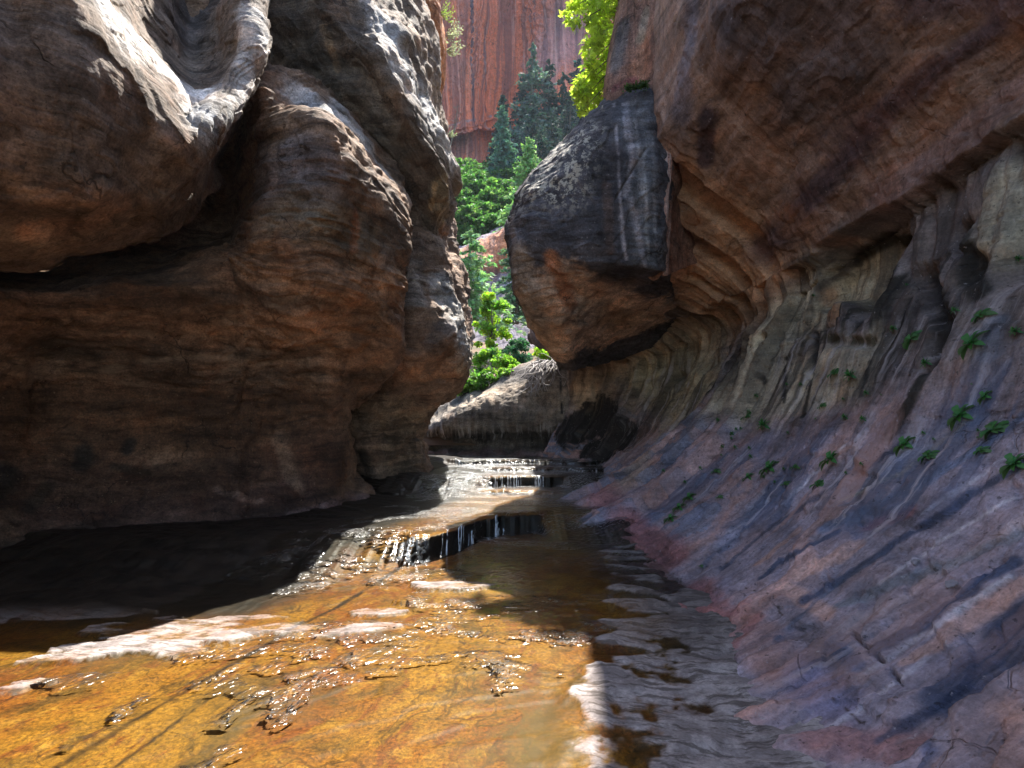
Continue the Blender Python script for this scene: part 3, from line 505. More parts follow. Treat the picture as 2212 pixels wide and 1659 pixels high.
def wa(y, o=0): return [('w', -4.4, y, 3.3), ('w', -3.9, y, 2.95), ('w', -3.3, y-.1, 3.1), ('w', -2.9, y-.1, 3.9), ('w', -2.9, y, 5.0), ('w', -3.6, y+.3, 6.2), ('w', -4.2, y+.6, 7), ('w', -4.6, y+.8, 8), ('w', -5, y+1, 9.5)]
AP = [[(q[0], q[1]-.6, q[2], q[3]) for q in wa(-1)], wa(1.6),
      [(-60, 560, 5.2), (-60, 522, 4.6), (-60, 430, 4.05), (-60, 200, 3.8), (-60, -60, 4.0), (-60, -200, 5.0), (-60, -300, 5.8), (-60, -400, 6.6), (-60, -700, 8)],
      [(170, 530, 5.7), (170, 498, 5.1), (180, 420, 4.5), (170, 220, 4.25), (165, -5, 4.3), (200, -50, 5.2), (230, -100, 6.2), (250, -170, 7.2), (260, -500, 9)],
      [(290, 525, 6.1), (290, 492, 5.6), (280, 420, 5.0), (280, 290, 4.75), (280, 150, 4.75), (305, 100, 5.7), (325, 62, 6.5), (345, -20, 7.4), (350, -300, 9)],
      [(365, 512, 6.4), (352, 480, 5.9), (352, 440, 5.5), (370, 370, 5.3), (390, 290, 5.25), (406, 222, 6.1), (408, 158, 7.0), (410, 60, 8.2), (420, -200, 10.5)],
      [(402, 482, 6.8), (385, 447, 6.2), (385, 410, 5.9), (430, 345, 5.7), (450, 258, 5.6), (465, 208, 6.2), (470, 158, 6.9), (470, 60, 7.7), (480, -200, 10)],
      [(455, 428, 7.2), (436, 382, 6.5), (450, 340, 6.2), (476, 296, 6.0), (508, 245, 6.05), (516, 170, 6.4), (520, 100, 6.6), (520, 10, 7.0), (520, -200, 9.3)],
      [(478, 398, 7.8), (464, 342, 7.2), (492, 300, 7.0), (522, 254, 6.9), (552, 205, 6.9), (570, 140, 7.0), (576, 80, 7.1), (572, 0, 7.5), (570, -200, 9.3)],
      [(460, 420, 9), (446, 380, 9), (476, 305, 9), (508, 250, 9), (530, 200, 9), (545, 140, 9), (550, 90, 9), (550, 0, 9), (550, -200, 10.5)]]
def a_disp(X, u, v):
    x, y, z = X[..., 0], X[..., 1], X[..., 2]
    return .1*fbm(x*.9, y*.9, z*.9, 3, 141)+.02*fbm(x*5, y*5, z*5, 4, 142, .6)+.3*flakes(X, u, v, .3, .6, .6, 4, 143)+.05*(np.abs(noise(x*2, y*2, z*2, 144))-.27)+.02*(np.abs(noise(x*7, y*7, z*7, 145))-.27)
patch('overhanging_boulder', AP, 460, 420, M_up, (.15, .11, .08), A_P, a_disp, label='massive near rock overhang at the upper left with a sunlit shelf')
# ------------------------------------------------------------------ stream bed and water
def polyy(pts, x):
    a = np.array(pts); return np.interp(x, a[:, 0], a[:, 1])
LEDGES = [([(-4, 5.9), (-1.6, 6.5), (-.95, 6.9), (-.6, 7.3), (-.35, 8.1), (-.05, 8.35), (.3, 8.45), (1.5, 8.1)], .27, lambda x: .04+.8*sstep(-.7, -1.9, x)+.8*sstep(.3, .7, x)),
          ([(-4, 11.3), (-.5, 11.3), (0, 11.4), (.9, 11.5), (1.6, 11.6)], .20, lambda x: .035+.7*sstep(-.3, -.9, x)+.5*sstep(.9, 1.2, x)),
          ([(-4, 10.6), (0, 10.75), (1.6, 10.6)], .05, lambda x: .05+.5*sstep(-.5, -.8, x)),
          ([(-4, 12.4), (1.6, 12.5)], .08, lambda x: .04+.5*sstep(-.5, -.8, x)),
          ([(-4, 13.3), (1.6, 13.5)], .09, lambda x: .04+.4*sstep(-1.4, -1.7, x))]
def base_h(x, y, soft=1.0):
    h = .010*np.clip(y-8.3, 0, 9)+.010*np.clip(y-9, 0, 9)
    for pts, amp, wf in LEDGES:
        yl = polyy(pts, x)+.22*noise(x*1.9, y*0+1, s=7)+.08*noise(x*7, y*0+1, s=8)+.02*noise(x*25, y*0, s=9)
        w = wf(x)*soft
        h = h+amp*sstep(-w, w, y-yl)
    return h
JM = [0]
olv = 0
def bed_detail(x, y):
    # bedding sheets that run diagonally, their broken edges, joints, dry slabs
    a = math.radians(-14); xr = x*math.cos(a)-y*math.sin(a); yr = x*math.sin(a)+y*math.cos(a)
    d = .014*fbm(x*.8, y*.8, None, 3, 201)+.006*fbm(x*4, y*4, None, 4, 202)
    q = fbm(xr*.5+.2*noise(x*2, y*2, s=5), yr*1.1, None, 4, 203)*5
    d = d+.005*(np.floor(q)+sstep(0, .05, q-np.floor(q)))-.003
    def slab(cx, cy, rx, ry, rot, h, s):
        c, sn = math.cos(rot), math.sin(rot); X = ((x-cx)*c+(y-cy)*sn)/rx; Y = (-(x-cx)*sn+(y-cy)*c)/ry
        r = np.sqrt(X*X+Y*Y)*(1+.8*fbm(x*2.0+s, y*4.5, None, 5, 204+s, .62))
        return sstep(1.03, .97, r)
    S = np.zeros_like(x)
    for i, (px, py, rx, ry, rot, h) in enumerate(SLABS):
        c = G(px, py); S = np.maximum(S, slab(c[0], c[1], rx, ry, rot, h, i*3))
    top = .026+.006*noise(x*.6, y*.6, s=300)+.003+.016*fbm(xr*1.5, yr*2.8, None, 5, 251, .6)+.003*fbm(xr*9, yr*30, None, 3, 250); d = d*(1-S)+np.maximum(top, d)*S
    for (p0, p1, w, dep) in JOINTS:
        A0, B0 = G(*p0)[:2], G(*p1)[:2]; ab = B0-A0; L = np.hypot(*ab)
        t = ((x-A0[0])*ab[0]+(y-A0[1])*ab[1])/L**2; dist = np.abs((x-A0[0])*ab[1]-(y-A0[1])*ab[0])/L+.01*noise(x*3, y*3, s=6)
        jm = np.exp(-(dist/w)**2)*sstep(-.02, .04, t)*sstep(1.02, .96, t); d = d-dep*jm; JM[0] = np.maximum(JM[0], jm*(.7+.9*np.abs(noise(x*4, y*4, s=360))))
    # ribs along the foot of the right wall
    tx = np.interp(y, [2, 4, 5, 6, 7.5, 9], [.7, .75, .95, 1.15, 1.3, 1.3])
    rb = sstep(.1, -.15, np.abs(x-tx-.1)-.32)*sstep(3.2, 3.9, y)*sstep(8, 7, y)
    ph = y*15+6*(x-tx)**2+3.2*noise(x*1.3, y*1.3, s=12)+1.1*noise(x*5, y*5, s=13)
    d = d+rb*(.030*np.sin(ph)+.012+.03*fbm(x*4, y*9, None, 4, 14))
    # dry rock shelf in front of the wall, close by
    sh = sstep(-.1, .25, x-np.interp(y, [2, 2.6, 3.4, 4.2, 5, 5.4], [.1, .2, .28, .5, .95, 1.5])+.16*fbm(x*3, y*3, None, 4, 220))*sstep(5.4, 4.4, y)
    lv = .026+.006*noise(x*.6, y*.6, s=300); shv = lv+.006+.030*fbm(x*2.2, y*2.2, None, 6, 221, .62)+.02*fbm(x*7, y*7, None, 4, 223)-.01*np.abs(noise(x*4, y*4, s=224))+.02*flakes(0, x, y, 1, 1.2, 1.2, 4, 222)
    d = d*(1-sh)+sh*shv+sstep(1.0, 2.2, x)*.1*sstep(7, 4, y)
    # bench of wet rock under the left wall
    bl = sstep(-2.7, -3.6, x+.18*(y-4.2)*-1+.2*fbm(x*1.4, y*1.4, None, 3, 230))*sstep(4.4, 5.2, y)
    d = d+bl*(.07+.04*fbm(x*2, y*4, None, 5, 231))
    return d
SLABS = [(400, 1370, .66, .34, .10, .045), (300, 1400, .40, .12, .15, .04), (170, 1425, .3, .07, .3, .035), (520, 1362, .4, .12, .05, .035), (810, 1328, .22, .08, .12, .04), (790, 1362, .30, .07, .18, .04), (730, 1372, .16, .05, .2, .035),
         (975, 1270, .34, .14, .05, .045), (885, 1300, .14, .06, .1, .035), (735, 1157, .42, .45, .25, .07), (75, 1482, .1, .04, .3, .035), (10, 1502, .1, .05, .3, .035), (845, 1108, .22, .35, .2, .08), (945, 1015, .35, .9, .1, .12)]
JOINTS = [((120, 1659), (870, 1225), .020, .0), ((-300, 1900), (870, 1228), .013, .0), ((240, 1659), (560, 1440), .011, .0)]
nx, ny = 760, 900
gx = np.linspace(-7.5, 4.2, nx); t = np.linspace(0, 1, ny); gy = -1+17.5*(.45*t+.55*t**1.6)
X_, Y_ = np.meshgrid(gx, gy, indexing='ij')
BH = base_h(X_, Y_); DT = bed_detail(X_, Y_)
BD = BH+DT
M_bed = None
def bed_mat():
    b = NB("stream_bed_rock"); tc = b.n("TexCoord"); ob = tc.outputs["Object"]
    wet = b.attr("wet").outputs["Fac"]; alg = b.attr("alg").outputs["Fac"]
    r = b.map(ob, (1, 1, 1), rot=(0, 0, math.radians(14)))
    wv = b.n("TexNoise"); b.l(ob, wv.inputs["Vector"]); wv.inputs["Scale"].default_value = 1.3; wv.inputs["Detail"].default_value = 4
    ww = b.n("VectorMath", operation='MULTIPLY_ADD'); b.l(wv.outputs[1], ww.inputs[0]); ww.inputs[1].default_value = (.5, .5, 0); b.l(r, ww.inputs[2])
    n1 = b.noise(b.map(ww.outputs[0], (.9, .55, 1)), 1.2, 6, .6); n2 = b.noise(ww.outputs[0], 5, 6, .65); n3 = b.noise(ob, 45, 3, .7); n4 = b.noise(b.map(ww.outputs[0], (4, 1, 1)), 2.2, 5, .65)
    c = b.mixc(b.sm(n1, .38, .6), (.34, .13, .018), (.46, .27, .03))
    c = b.mixc(b.math('MULTIPLY', b.sm(n2, .50, .64), .6), c, (.15, .10, .018))
    c = b.mixc(b.math('MULTIPLY', b.sm(n4, .54, .62), .75), c, (.26, .085, .02))
    c = b.mixc(b.math('MULTIPLY', b.sm(n2, .46, .36), .55), c, (.58, .38, .06))
    n5 = b.noise(b.map(ww.outputs[0], (1, .5, 1), (4, 4, 0)), 2.6, 8, .66)
    c = b.mixc(b.math('MULTIPLY', b.sm(n5, .53, .64), .7), c, (.10, .075, .022))
    vr = b.n("TexVoronoi", feature='DISTANCE_TO_EDGE'); b.l(b.map(ww.outputs[0], (1, .8, 1)), vr.inputs["Vector"]); vr.inputs["Scale"].default_value = 75
    c = b.mixc(1.0, c, b.rng(vr.outputs[0], 0, .35, .78, 1.15), 'MULTIPLY')
    c = b.mixc(1.0, c, b.rng(n3, .3, .7, .35, 1.6), 'MULTIPLY')
    nl = b.noise(b.map(ww.outputs[0], (.9, .32, 1), rot=(0, 0, -.5)), 1.0, 7, .5); nm = b.noise(b.map(ww.outputs[0], (.35, .9, 1), (5, 0, 0)), 1.4, 7, .5)
    for nn, wd, at in ((nl, .005, .5), (nl, .003, .57), (nm, .003, .47)):
        c = b.mixc(b.math('MULTIPLY', b.sm(b.math('ABSOLUTE', b.math('SUBTRACT', nn, at)), wd, wd*.3), .5), c, (.025, .016, .005))
    c = b.mixc(b.attr('jnt').outputs['Fac'], c, (.03, .018, .006))
    dry = b.mixc(b.sm(n2, .4, .6), (.19, .16, .15), (.34, .295, .275))
    nd = b.noise(b.map(ww.outputs[0], (1.2, 6, 1)), 3, 6, .7); dry = b.mixc(b.math('MULTIPLY', b.sm(nd, .50, .42), .75), dry, (.07, .055, .045))
    dry = b.mixc(1.0, dry, b.rng(n3, .3, .7, .75, 1.25), 'MULTIPLY')
    drk = b.mixc(b.sm(n2, .35, .65), (.010, .008, .006), (.030, .021, .014))  # near-black bed tone, darkened to deepen the shade on the left bench
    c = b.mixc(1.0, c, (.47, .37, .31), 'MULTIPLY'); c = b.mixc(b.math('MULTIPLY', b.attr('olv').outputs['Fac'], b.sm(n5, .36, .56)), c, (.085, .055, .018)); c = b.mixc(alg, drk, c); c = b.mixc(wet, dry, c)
    bs = b.n("BsdfPrincipled"); b.l(c, bs.inputs["Base Color"]); b.l(b.rng(wet, 0, 1, .75, .5), bs.inputs["Roughness"]); bs.inputs['Specular IOR Level'].default_value = .15
    h = b.math('ADD', b.math('MULTIPLY', n2, .03), b.math('MULTIPLY', n3, .004)); h = b.math('ADD', h, b.math('MULTIPLY', n4, .015))
    bp = b.n("Bump"); bp.inputs["Strength"].default_value = .6; b.l(h, bp.inputs["Height"]); b.l(bp.outputs[0], bs.inputs["Normal"]); b.l(bs.outputs[0], b.out.inputs[0]); return b.m
LEVEL = .026+.006*noise(X_*.6, Y_*.6, s=300)
wet = sstep(.006, -.004, DT-LEVEL)
alg = np.ones_like(X_)
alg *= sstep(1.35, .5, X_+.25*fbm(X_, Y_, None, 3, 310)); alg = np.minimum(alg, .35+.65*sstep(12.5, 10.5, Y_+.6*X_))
left = sstep(-1.9, -2.5, X_+.22*(Y_-4.2)*-1+.15*fbm(X_*2, Y_*2, None, 3, 311))*sstep(4.3, 5.0, Y_); alg = np.minimum(alg, 1-left); wet = np.maximum(wet, left); wet = np.maximum(wet, .5*sstep(.6, 1.0, X_)*sstep(3.6, 4.4, Y_))  # left bench takes the near-black tone as painted shade
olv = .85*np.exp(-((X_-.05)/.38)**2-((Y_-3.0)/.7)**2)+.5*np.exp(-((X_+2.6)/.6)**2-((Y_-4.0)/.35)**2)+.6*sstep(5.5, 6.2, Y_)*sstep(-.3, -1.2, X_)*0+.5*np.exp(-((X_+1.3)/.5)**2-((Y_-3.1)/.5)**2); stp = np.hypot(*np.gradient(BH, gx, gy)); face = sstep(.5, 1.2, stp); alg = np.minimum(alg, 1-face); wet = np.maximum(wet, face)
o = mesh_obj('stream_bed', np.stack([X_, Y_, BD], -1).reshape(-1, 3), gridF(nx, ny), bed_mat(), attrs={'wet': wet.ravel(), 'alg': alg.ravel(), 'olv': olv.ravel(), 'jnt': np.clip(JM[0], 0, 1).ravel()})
tag(o, 'orange algae-covered slickrock stream bed with dry white slabs', 'stream bed', None, 'structure')
BED = (gx, gy, BD)
# water film
def water_mat():
    b = NB("stream_water"); tc = b.n("TexCoord"); ob = tc.outputs["Object"]; rf = b.attr("riff").outputs["Fac"]
    r = b.map(ob, (1, 1, 1), rot=(0, 0, math.radians(14)))
    a1 = b.noise(b.map(r, (1, .55, 1)), 24, 1, .4, .5); a2 = b.noise(b.map(r, (1, .7, 1)), 70, 2, .6); a3 = b.noise(r, 5, 2, .5)
    h = b.math('MULTIPLY', b.math('ADD', b.math('MULTIPLY', a1, .055), b.math('MULTIPLY', a2, .004)), b.rng(rf, 0, 1, .05, 1.0))
    h = b.math('ADD', h, b.math('MULTIPLY', a3, .004))
    bp = b.n("Bump"); bp.inputs["Strength"].default_value = 1; bp.inputs["Distance"].default_value = 1; b.l(h, bp.inputs["Height"])
    fr = b.n("Fresnel"); fr.inputs[0].default_value = 1.33; b.l(bp.outputs[0], fr.inputs[1])
    gl = b.n("BsdfGlossy"); b.l(b.rng(rf, 0, 1, .10, .30), gl.inputs["Roughness"]); b.l(bp.outputs[0], gl.inputs["Normal"])
    tr = b.n("BsdfTransparent"); tr.inputs[0].default_value = (.93, .95, .9, 1)
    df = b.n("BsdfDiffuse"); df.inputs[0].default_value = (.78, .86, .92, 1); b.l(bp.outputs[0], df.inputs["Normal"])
    fm = b.attr("foam_glint").outputs["Fac"]
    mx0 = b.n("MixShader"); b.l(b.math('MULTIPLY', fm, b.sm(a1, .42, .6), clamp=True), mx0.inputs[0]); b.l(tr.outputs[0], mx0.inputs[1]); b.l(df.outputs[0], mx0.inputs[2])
    mx = b.n("MixShader"); b.l(fr.outputs[0], mx.inputs[0]); b.l(mx0.outputs[0], mx.inputs[1]); b.l(gl.outputs[0], mx.inputs[2]); b.l(mx.outputs[0], b.out.inputs[0]); return b.m
WH = BH+LEVEL
a = math.radians(-14); xr = X_*math.cos(a)-Y_*math.sin(a); yr = X_*math.sin(a)+Y_*math.cos(a)
bands = fbm(X_*.55+.15*Y_, (Y_-.35*X_)*2.0, None, 3, 320)
riff = .6*sstep(.12, .3, bands)*sstep(0, .25, fbm(X_*4, Y_*7, None, 3, 351))
brk = .15+.85*sstep(-.22, .08, fbm(X_*6, Y_*6, None, 3, 330))
for pts, w_ in [([(570, 1545), (640, 1500), (745, 1440)], 14), ([(680, 1405), (800, 1385), (900, 1365), (1000, 1372), (1150, 1375), (1240, 1372)], 17), ([(230, 1570), (290, 1535)], 8), ([(150, 1622), (190, 1596)], 7), ([(480, 1560), (560, 1510)], 9), ([(620, 1480), (680, 1460)], 9),
                ([(410, 1659), (600, 1560), (650, 1520)], 10), ([(600, 1282), (700, 1262), (900, 1250), (1000, 1256)], 9), ([(560, 1245), (660, 1222), (760, 1180), (880, 1160)], 12), ([(1060, 1440), (1090, 1480)], 16), ([(460, 1480), (520, 1450)], 8), ([(880, 1310), (1000, 1300), (1200, 1310)], 7), ([(640, 1210), (800, 1200), (950, 1190)], 14), ([(1270, 1350), (1330, 1375), (1200, 1390)], 12)]:
    q = [G(*p)[:2] for p in pts]; D = np.full(X_.shape, 9e9); XW = X_+.05*noise(X_*3, Y_*3, s=340)+.02*noise(X_*11, Y_*11, s=341); YW = Y_+.10*noise(X_*3, Y_*3, s=342)+.04*noise(X_*11, Y_*11, s=343)
    for (a0, a1), (p0, p1) in zip(zip(q[:-1], q[1:]), zip(pts[:-1], pts[1:])):
        ab = a1-a0; t = np.clip(((XW-a0[0])*ab[0]+(YW-a0[1])*ab[1])/(ab@ab), 0, 1); ex = (XW-a0[0]-t*ab[0]); ey = (YW-a0[1]-t*ab[1])
        sy = abs(G(p0[0], p0[1]-w_)[1]-a0[1]); sx = w_*2/FPX*a0[1]; D = np.minimum(D, np.hypot(ex/sx, ey/sy))
    riff = np.maximum(riff, np.exp(-(D*(1+.8*fbm(X_*5, Y_*5, None, 3, 331)))**2)*brk)
riff = np.maximum(riff, sstep(6.0, 8, Y_+.5*X_)*(.55+.45*sstep(-.2, .3, fbm(X_*1.5, Y_*3, None, 3, 321))))
foam_glint = np.zeros_like(X_)
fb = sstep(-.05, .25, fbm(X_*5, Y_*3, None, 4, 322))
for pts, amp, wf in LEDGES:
    yl = polyy(pts, X_); foam_glint = np.maximum(foam_glint, np.exp(-((Y_-yl+.10)/.2)**2)*fb*sstep(-1.6, -1.2, X_)*sstep(.1, -.3, X_)*sstep(-.1, .2, fbm(X_*9, Y_*2, None, 2, 323)))
foam_glint = np.maximum(foam_glint, .9*sstep(-.05, .2, fbm(X_*7, Y_*14, None, 4, 324))*sstep(-.2, .1, fbm(X_*1.2, Y_*2.5, None, 3, 325))*sstep(9.5, 11, Y_)*sstep(-2, -1.6, X_)*sstep(.2, -.4, X_))  # far water: pale colour standing in for sun and sky glints
foam_glint = foam_glint*(1-.85*face); riff = np.maximum(riff, foam_glint)
o = mesh_obj('stream_water', np.stack([X_, Y_, WH], -1).reshape(-1, 3), gridF(nx, ny), water_mat(), attrs={'riff': riff.ravel(), 'foam_glint': (foam_glint*.42).ravel()})
tag(o, 'thin clear stream sheeting over the orange slickrock', 'water', None, 'structure')
# ------------------------------------------------------------------ distant cliff, slopes
M_cliff = rock_mat("red_cliff_rock", flow=(.55, .025), flow_dark=(.07, .04, .06), light=(.62, .36, .30), bump=1.0, fine=6, flowbump=22, crack=.8, cracksc=.09, mott=.25)
CL = []
for i, px in enumerate((820, 900, 960, 1010, 1060, 1120, 1180, 1250, 1330, 1420, 1520)):
    ly = 292-(px-960)*.22 if px < 1080 else 262+(px-1080)*.05
    d = 118+6*math.sin(i*1.7)+(i-4)*.8
    CL.append([(px, 470, d-26), (px, 400, d-14), (px, ly+70, d-1), (px, ly+28, d+1.5), (px, ly+6, d+1), (px, ly-2, d-3.2), (px, ly-12, d-1.5), (px, 180, d), (px, 60, d+3), (px, -80, d+6), (px, -300, d+16)])
def cl_disp(X, u, v):
    x, y, z = X[..., 0], X[..., 1], X[..., 2]
    return 1.6*fbm(x*.06, y*.06, z*.06, 3, 401)+.5*fbm(x*.3, y*.3, z*.12, 4, 402)+.5*ridge(u*.16, v*.02, None, 3, 403)-1.2*flakes(X, u, v, .8, .05, .08, 4, 404)
CL_P = [([(1000, 150), (960, 150)], 40, (.70, .24, .14), .6), ([(1240, 60), (1180, 120)], 70, (.40, .26, .28), .6), ([(985, 330), (1010, 300)], 30, (.13, .07, .07), .7),
        ([(1005, 370), (1050, 315)], 18, (.50, .17, .10), .8), ('m', 0, [(1018, 0), (1024, 260)], 5, 1.6), ('m', 0, [(1047, 60), (1050, 240)], 3, 1.2), ('m', 1, [(1036, 200), (1040, 260)], 8, 1.0), ('m', 1, [(1060, 100), (1075, 220)], 9, 1.0),
        ('m', 0, [(1150, 20), (1250, 60)], 40, .8), ([(960, 275), (1060, 250)], 3, (.3, .27, .3), .8)]
patch('red_cliff', CL, 420, 420, M_cliff, (.74, .19, .085), CL_P, cl_disp, label='tall red cliff with dark and pale vertical streaks', cat='cliff', msk=(.6, .5, 0))
# ground between the canyon rim and the cliff
gxh = np.linspace(-60, 60, 160); gyh = np.linspace(0, 1, 160)**1.6*112+15.5
XH, YH = np.meshgrid(gxh, gyh, indexing='ij')
def hill_h(x, y):
    b = np.interp(y, [15, 16.5, 18, 24, 40, 48, 60, 80, 105, 130], [.8, 1.7, 2.8, 4.2, 8.5, 15.5, 22, 33, 47, 60])
    return b+.6*np.abs(x)*sstep(15, 30, y)*.25+.9*fbm(x*.12, y*.12, None, 4, 420)*sstep(17, 24, y)
ZH = hill_h(XH, YH)
b = NB("hillside_soil"); tc = b.n("TexCoord"); c = b.mixc(b.sm(b.noise(tc.outputs["Object"], .4, 6), .4, .6), (.05, .06, .025), (.16, .09, .05))
bs = b.n("BsdfPrincipled"); b.l(c, bs.inputs[0]); bs.inputs["Roughness"].default_value = .95; b.l(bs.outputs[0], b.out.inputs[0]); M_hill = b.m
tag(mesh_obj('hillside', np.stack([XH, YH, ZH], -1).reshape(-1, 3), gridF(160, 160), M_hill), 'brushy slope rising to the red cliff', 'hillside', None, 'structure')
OC = [[(930, 760, 30), (930, 700, 33), (930, 640, 37), (930, 600, 38), (930, 560, 40), (930, 520, 43), (930, 500, 47)],
      [(1000, 760, 30), (1000, 705, 33), (1000, 650, 36.5), (1000, 600, 38.5), (1000, 570, 39), (1000, 540, 42), (1000, 530, 47)],
      [(1050, 760, 29), (1055, 712, 32), (1060, 655, 36), (1060, 605, 38.5), (1055, 570, 38.5), (1045, 520, 41), (1045, 512, 47)],
      [(1110, 765, 28), (1110, 716, 31), (1105, 650, 35), (1105, 600, 38), (1100, 550, 38), (1095, 500, 40), (1095, 492, 47)],
      [(1180, 770, 27), (1180, 720, 31), (1180, 650, 35), (1180, 600, 37), (1180, 550, 38), (1180, 480, 40), (1180, 470, 47)]]
M_slick = rock_mat("slickrock", flow=(1.1, .12), flow_dark=(.06, .05, .06), light=(.42, .38, .40), bump=.8, fine=3, flowbump=5, crack=.6, cracksc=.25)
patch('slickrock_outcrop', OC, 200, 220, M_slick, (.24, .2, .22), [([(1000, 540), (1120, 530)], 62, (.42, .16, .07), 1, 2), ([(1065, 600), (1020, 640)], 20, (.2, .12, .13), .7), ('m', 1, [(1110, 650), (1120, 700)], 30, .7)],
      disp_std(.8, .15, .25, .8, .25, (.5, .08), 430), label='orange and grey slickrock outcrop between the trees', cat='outcrop', msk=(.6, .08, 0))

# ------------------------------------------------------------------ foliage
rng = np.random.default_rng(11)
def leaf_mat(name, trans=.5, rough=.5):
    b = NB(name); col = b.attr("Col").outputs["Color"]
    d = b.n("BsdfPrincipled"); b.l(col, d.inputs[0]); d.inputs["Roughness"].default_value = rough; d.inputs["Specular IOR Level"].default_value = .3
    t = b.n("BsdfTranslucent"); b.l(b.mixc(1.0, col, (1.3, 1.4, .85), 'MULTIPLY'), t.inputs[0])
    m = b.n("MixShader"); m.inputs[0].default_value = trans; b.l(d.outputs[0], m.inputs[1]); b.l(t.outputs[0], m.inputs[2]); b.l(m.outputs[0], b.out.inputs[0]); return b.m
M_leaf = leaf_mat("broad_leaf", .55); M_needle = leaf_mat("conifer_needles", .25, .7)
b = NB("bark"); tc = b.n("TexCoord"); c = b.mixc(b.noise(b.map(tc.outputs["Object"], (6, 6, 1.2)), 2, 5), (.05, .035, .025), (.20, .16, .12)); bs = b.n("BsdfPrincipled"); b.l(c, bs.inputs[0]); bs.inputs["Roughness"].default_value = .9; b.l(bs.outputs[0], b.out.inputs[0]); M_bark = b.m
def leaf_geo(C, T, size, aspect, col, colvar=.25, droop=0.0):
    n = len(C); T = T/(np.linalg.norm(T, axis=1, keepdims=True)+1e-9)
    R = rng.normal(size=(n, 3)); B = np.cross(T, R); B /= np.linalg.norm(B, axis=1, keepdims=True)+1e-9
    s = np.asarray(size).reshape(-1, 1)*np.ones((n, 1))
    w = s*aspect*.5; Nn = np.cross(T, B)
    V = np.stack([C-T*s*.5, C+B*w+Nn*s*.08, C+T*s*.5, C-B*w+Nn*s*.08], 1).reshape(-1, 3)
    F = np.arange(4*n).reshape(n, 4)
    k = np.exp(colvar*rng.normal(size=(n, 1)))*np.exp(.12*rng.normal(size=(n, 3))); cc = np.repeat(np.clip(np.array(col)*k, 0, .9), 4, 0)
    return V, F, cc
def tube(pts, rad, k=7):
    pts = np.asarray(pts, float); n = len(pts); rad = np.broadcast_to(rad, (n,))
    T = np.gradient(pts, axis=0); T /= np.linalg.norm(T, axis=1, keepdims=True)+1e-9
    up = np.where(np.abs(T[:, 2:3]) > .9, np.array([[1., 0, 0]]), np.array([[0, 0, 1.]]))
    A = np.cross(T, up); A /= np.linalg.norm(A, axis=1, keepdims=True); B = np.cross(T, A)
    th = np.linspace(0, 2*math.pi, k, endpoint=False)
    V = (pts[:, None]+rad[:, None, None]*(np.cos(th)[None, :, None]*A[:, None]+np.sin(th)[None, :, None]*B[:, None])).reshape(-1, 3)
    F = [(i*k+j, i*k+(j+1) % k, (i+1)*k+(j+1) % k, (i+1)*k+j) for i in range(n-1) for j in range(k)]
    return V, np.array(F)
def join(parts):
    Vs, Fs, o = [], [], 0
    for V, F in parts: Vs.append(V); Fs.append(F+o); o += len(V)
    return np.concatenate(Vs), np.concatenate(Fs)
def conifer(name, base, h, w, col, label, dens=1.0, irregular=.25, group=None, lsz=None, gap=.1):
    root = empty(name, base); lean = rng.normal(size=2)*.015*h
    tp = [(lean[0]*t*t, lean[1]*t*t, h*t) for t in np.linspace(0, 1, 8)]
    parts = [tube(tp, [h*.018*(1-t*.93) for t in np.linspace(0, 1, 8)])]
    C, T, S = [], [], []; lsz = lsz or h*.03
    nt_ = int(34*dens)
    for i in range(nt_):
        f = .08+.92*i/nt_; z = h*f; L = w*.5*(1-f)**.75*(1+.15*math.sin(f*30))+.012*h
        nb = max(4, int(9*(1-f)+4))
        for k in range(nb):
            if rng.random() < gap: continue
            a = rng.random()*6.283; l = L*(1+irregular*rng.normal()); l = max(l, .02*h)
            p0 = np.array((lean[0]*f*f, lean[1]*f*f, z)); dr = np.array((math.cos(a), math.sin(a), -.15-.25*(1-f))); dr[2] += .12*rng.normal()
            if l > .1*h: parts.append(tube([p0, p0+dr*l*.6], [h*.003, h*.001], 3))
            m = int(10+26*l/(w*.5)); q = rng.random(m)**.7
            c = p0+dr*l*q[:, None]+rng.normal(size=(m, 3))*np.array((.05, .05, .03))*l+np.array((0, 0, -.02*h))*rng.random((m, 1)); C.append(c)
            t = np.tile(dr, (m, 1))+rng.normal(size=(m, 3))*.55; T.append(t); S.append(lsz*(.6+.8*rng.random(m)))
    V, F, cc = leaf_geo(np.concatenate(C), np.concatenate(T), np.concatenate(S), .5, col)
    mesh_obj('crown', V, F, M_needle, root, False, {'Col': cc})
    mesh_obj('trunk', *join(parts), M_bark, root)
    tag(root, label, 'conifer', group); return root
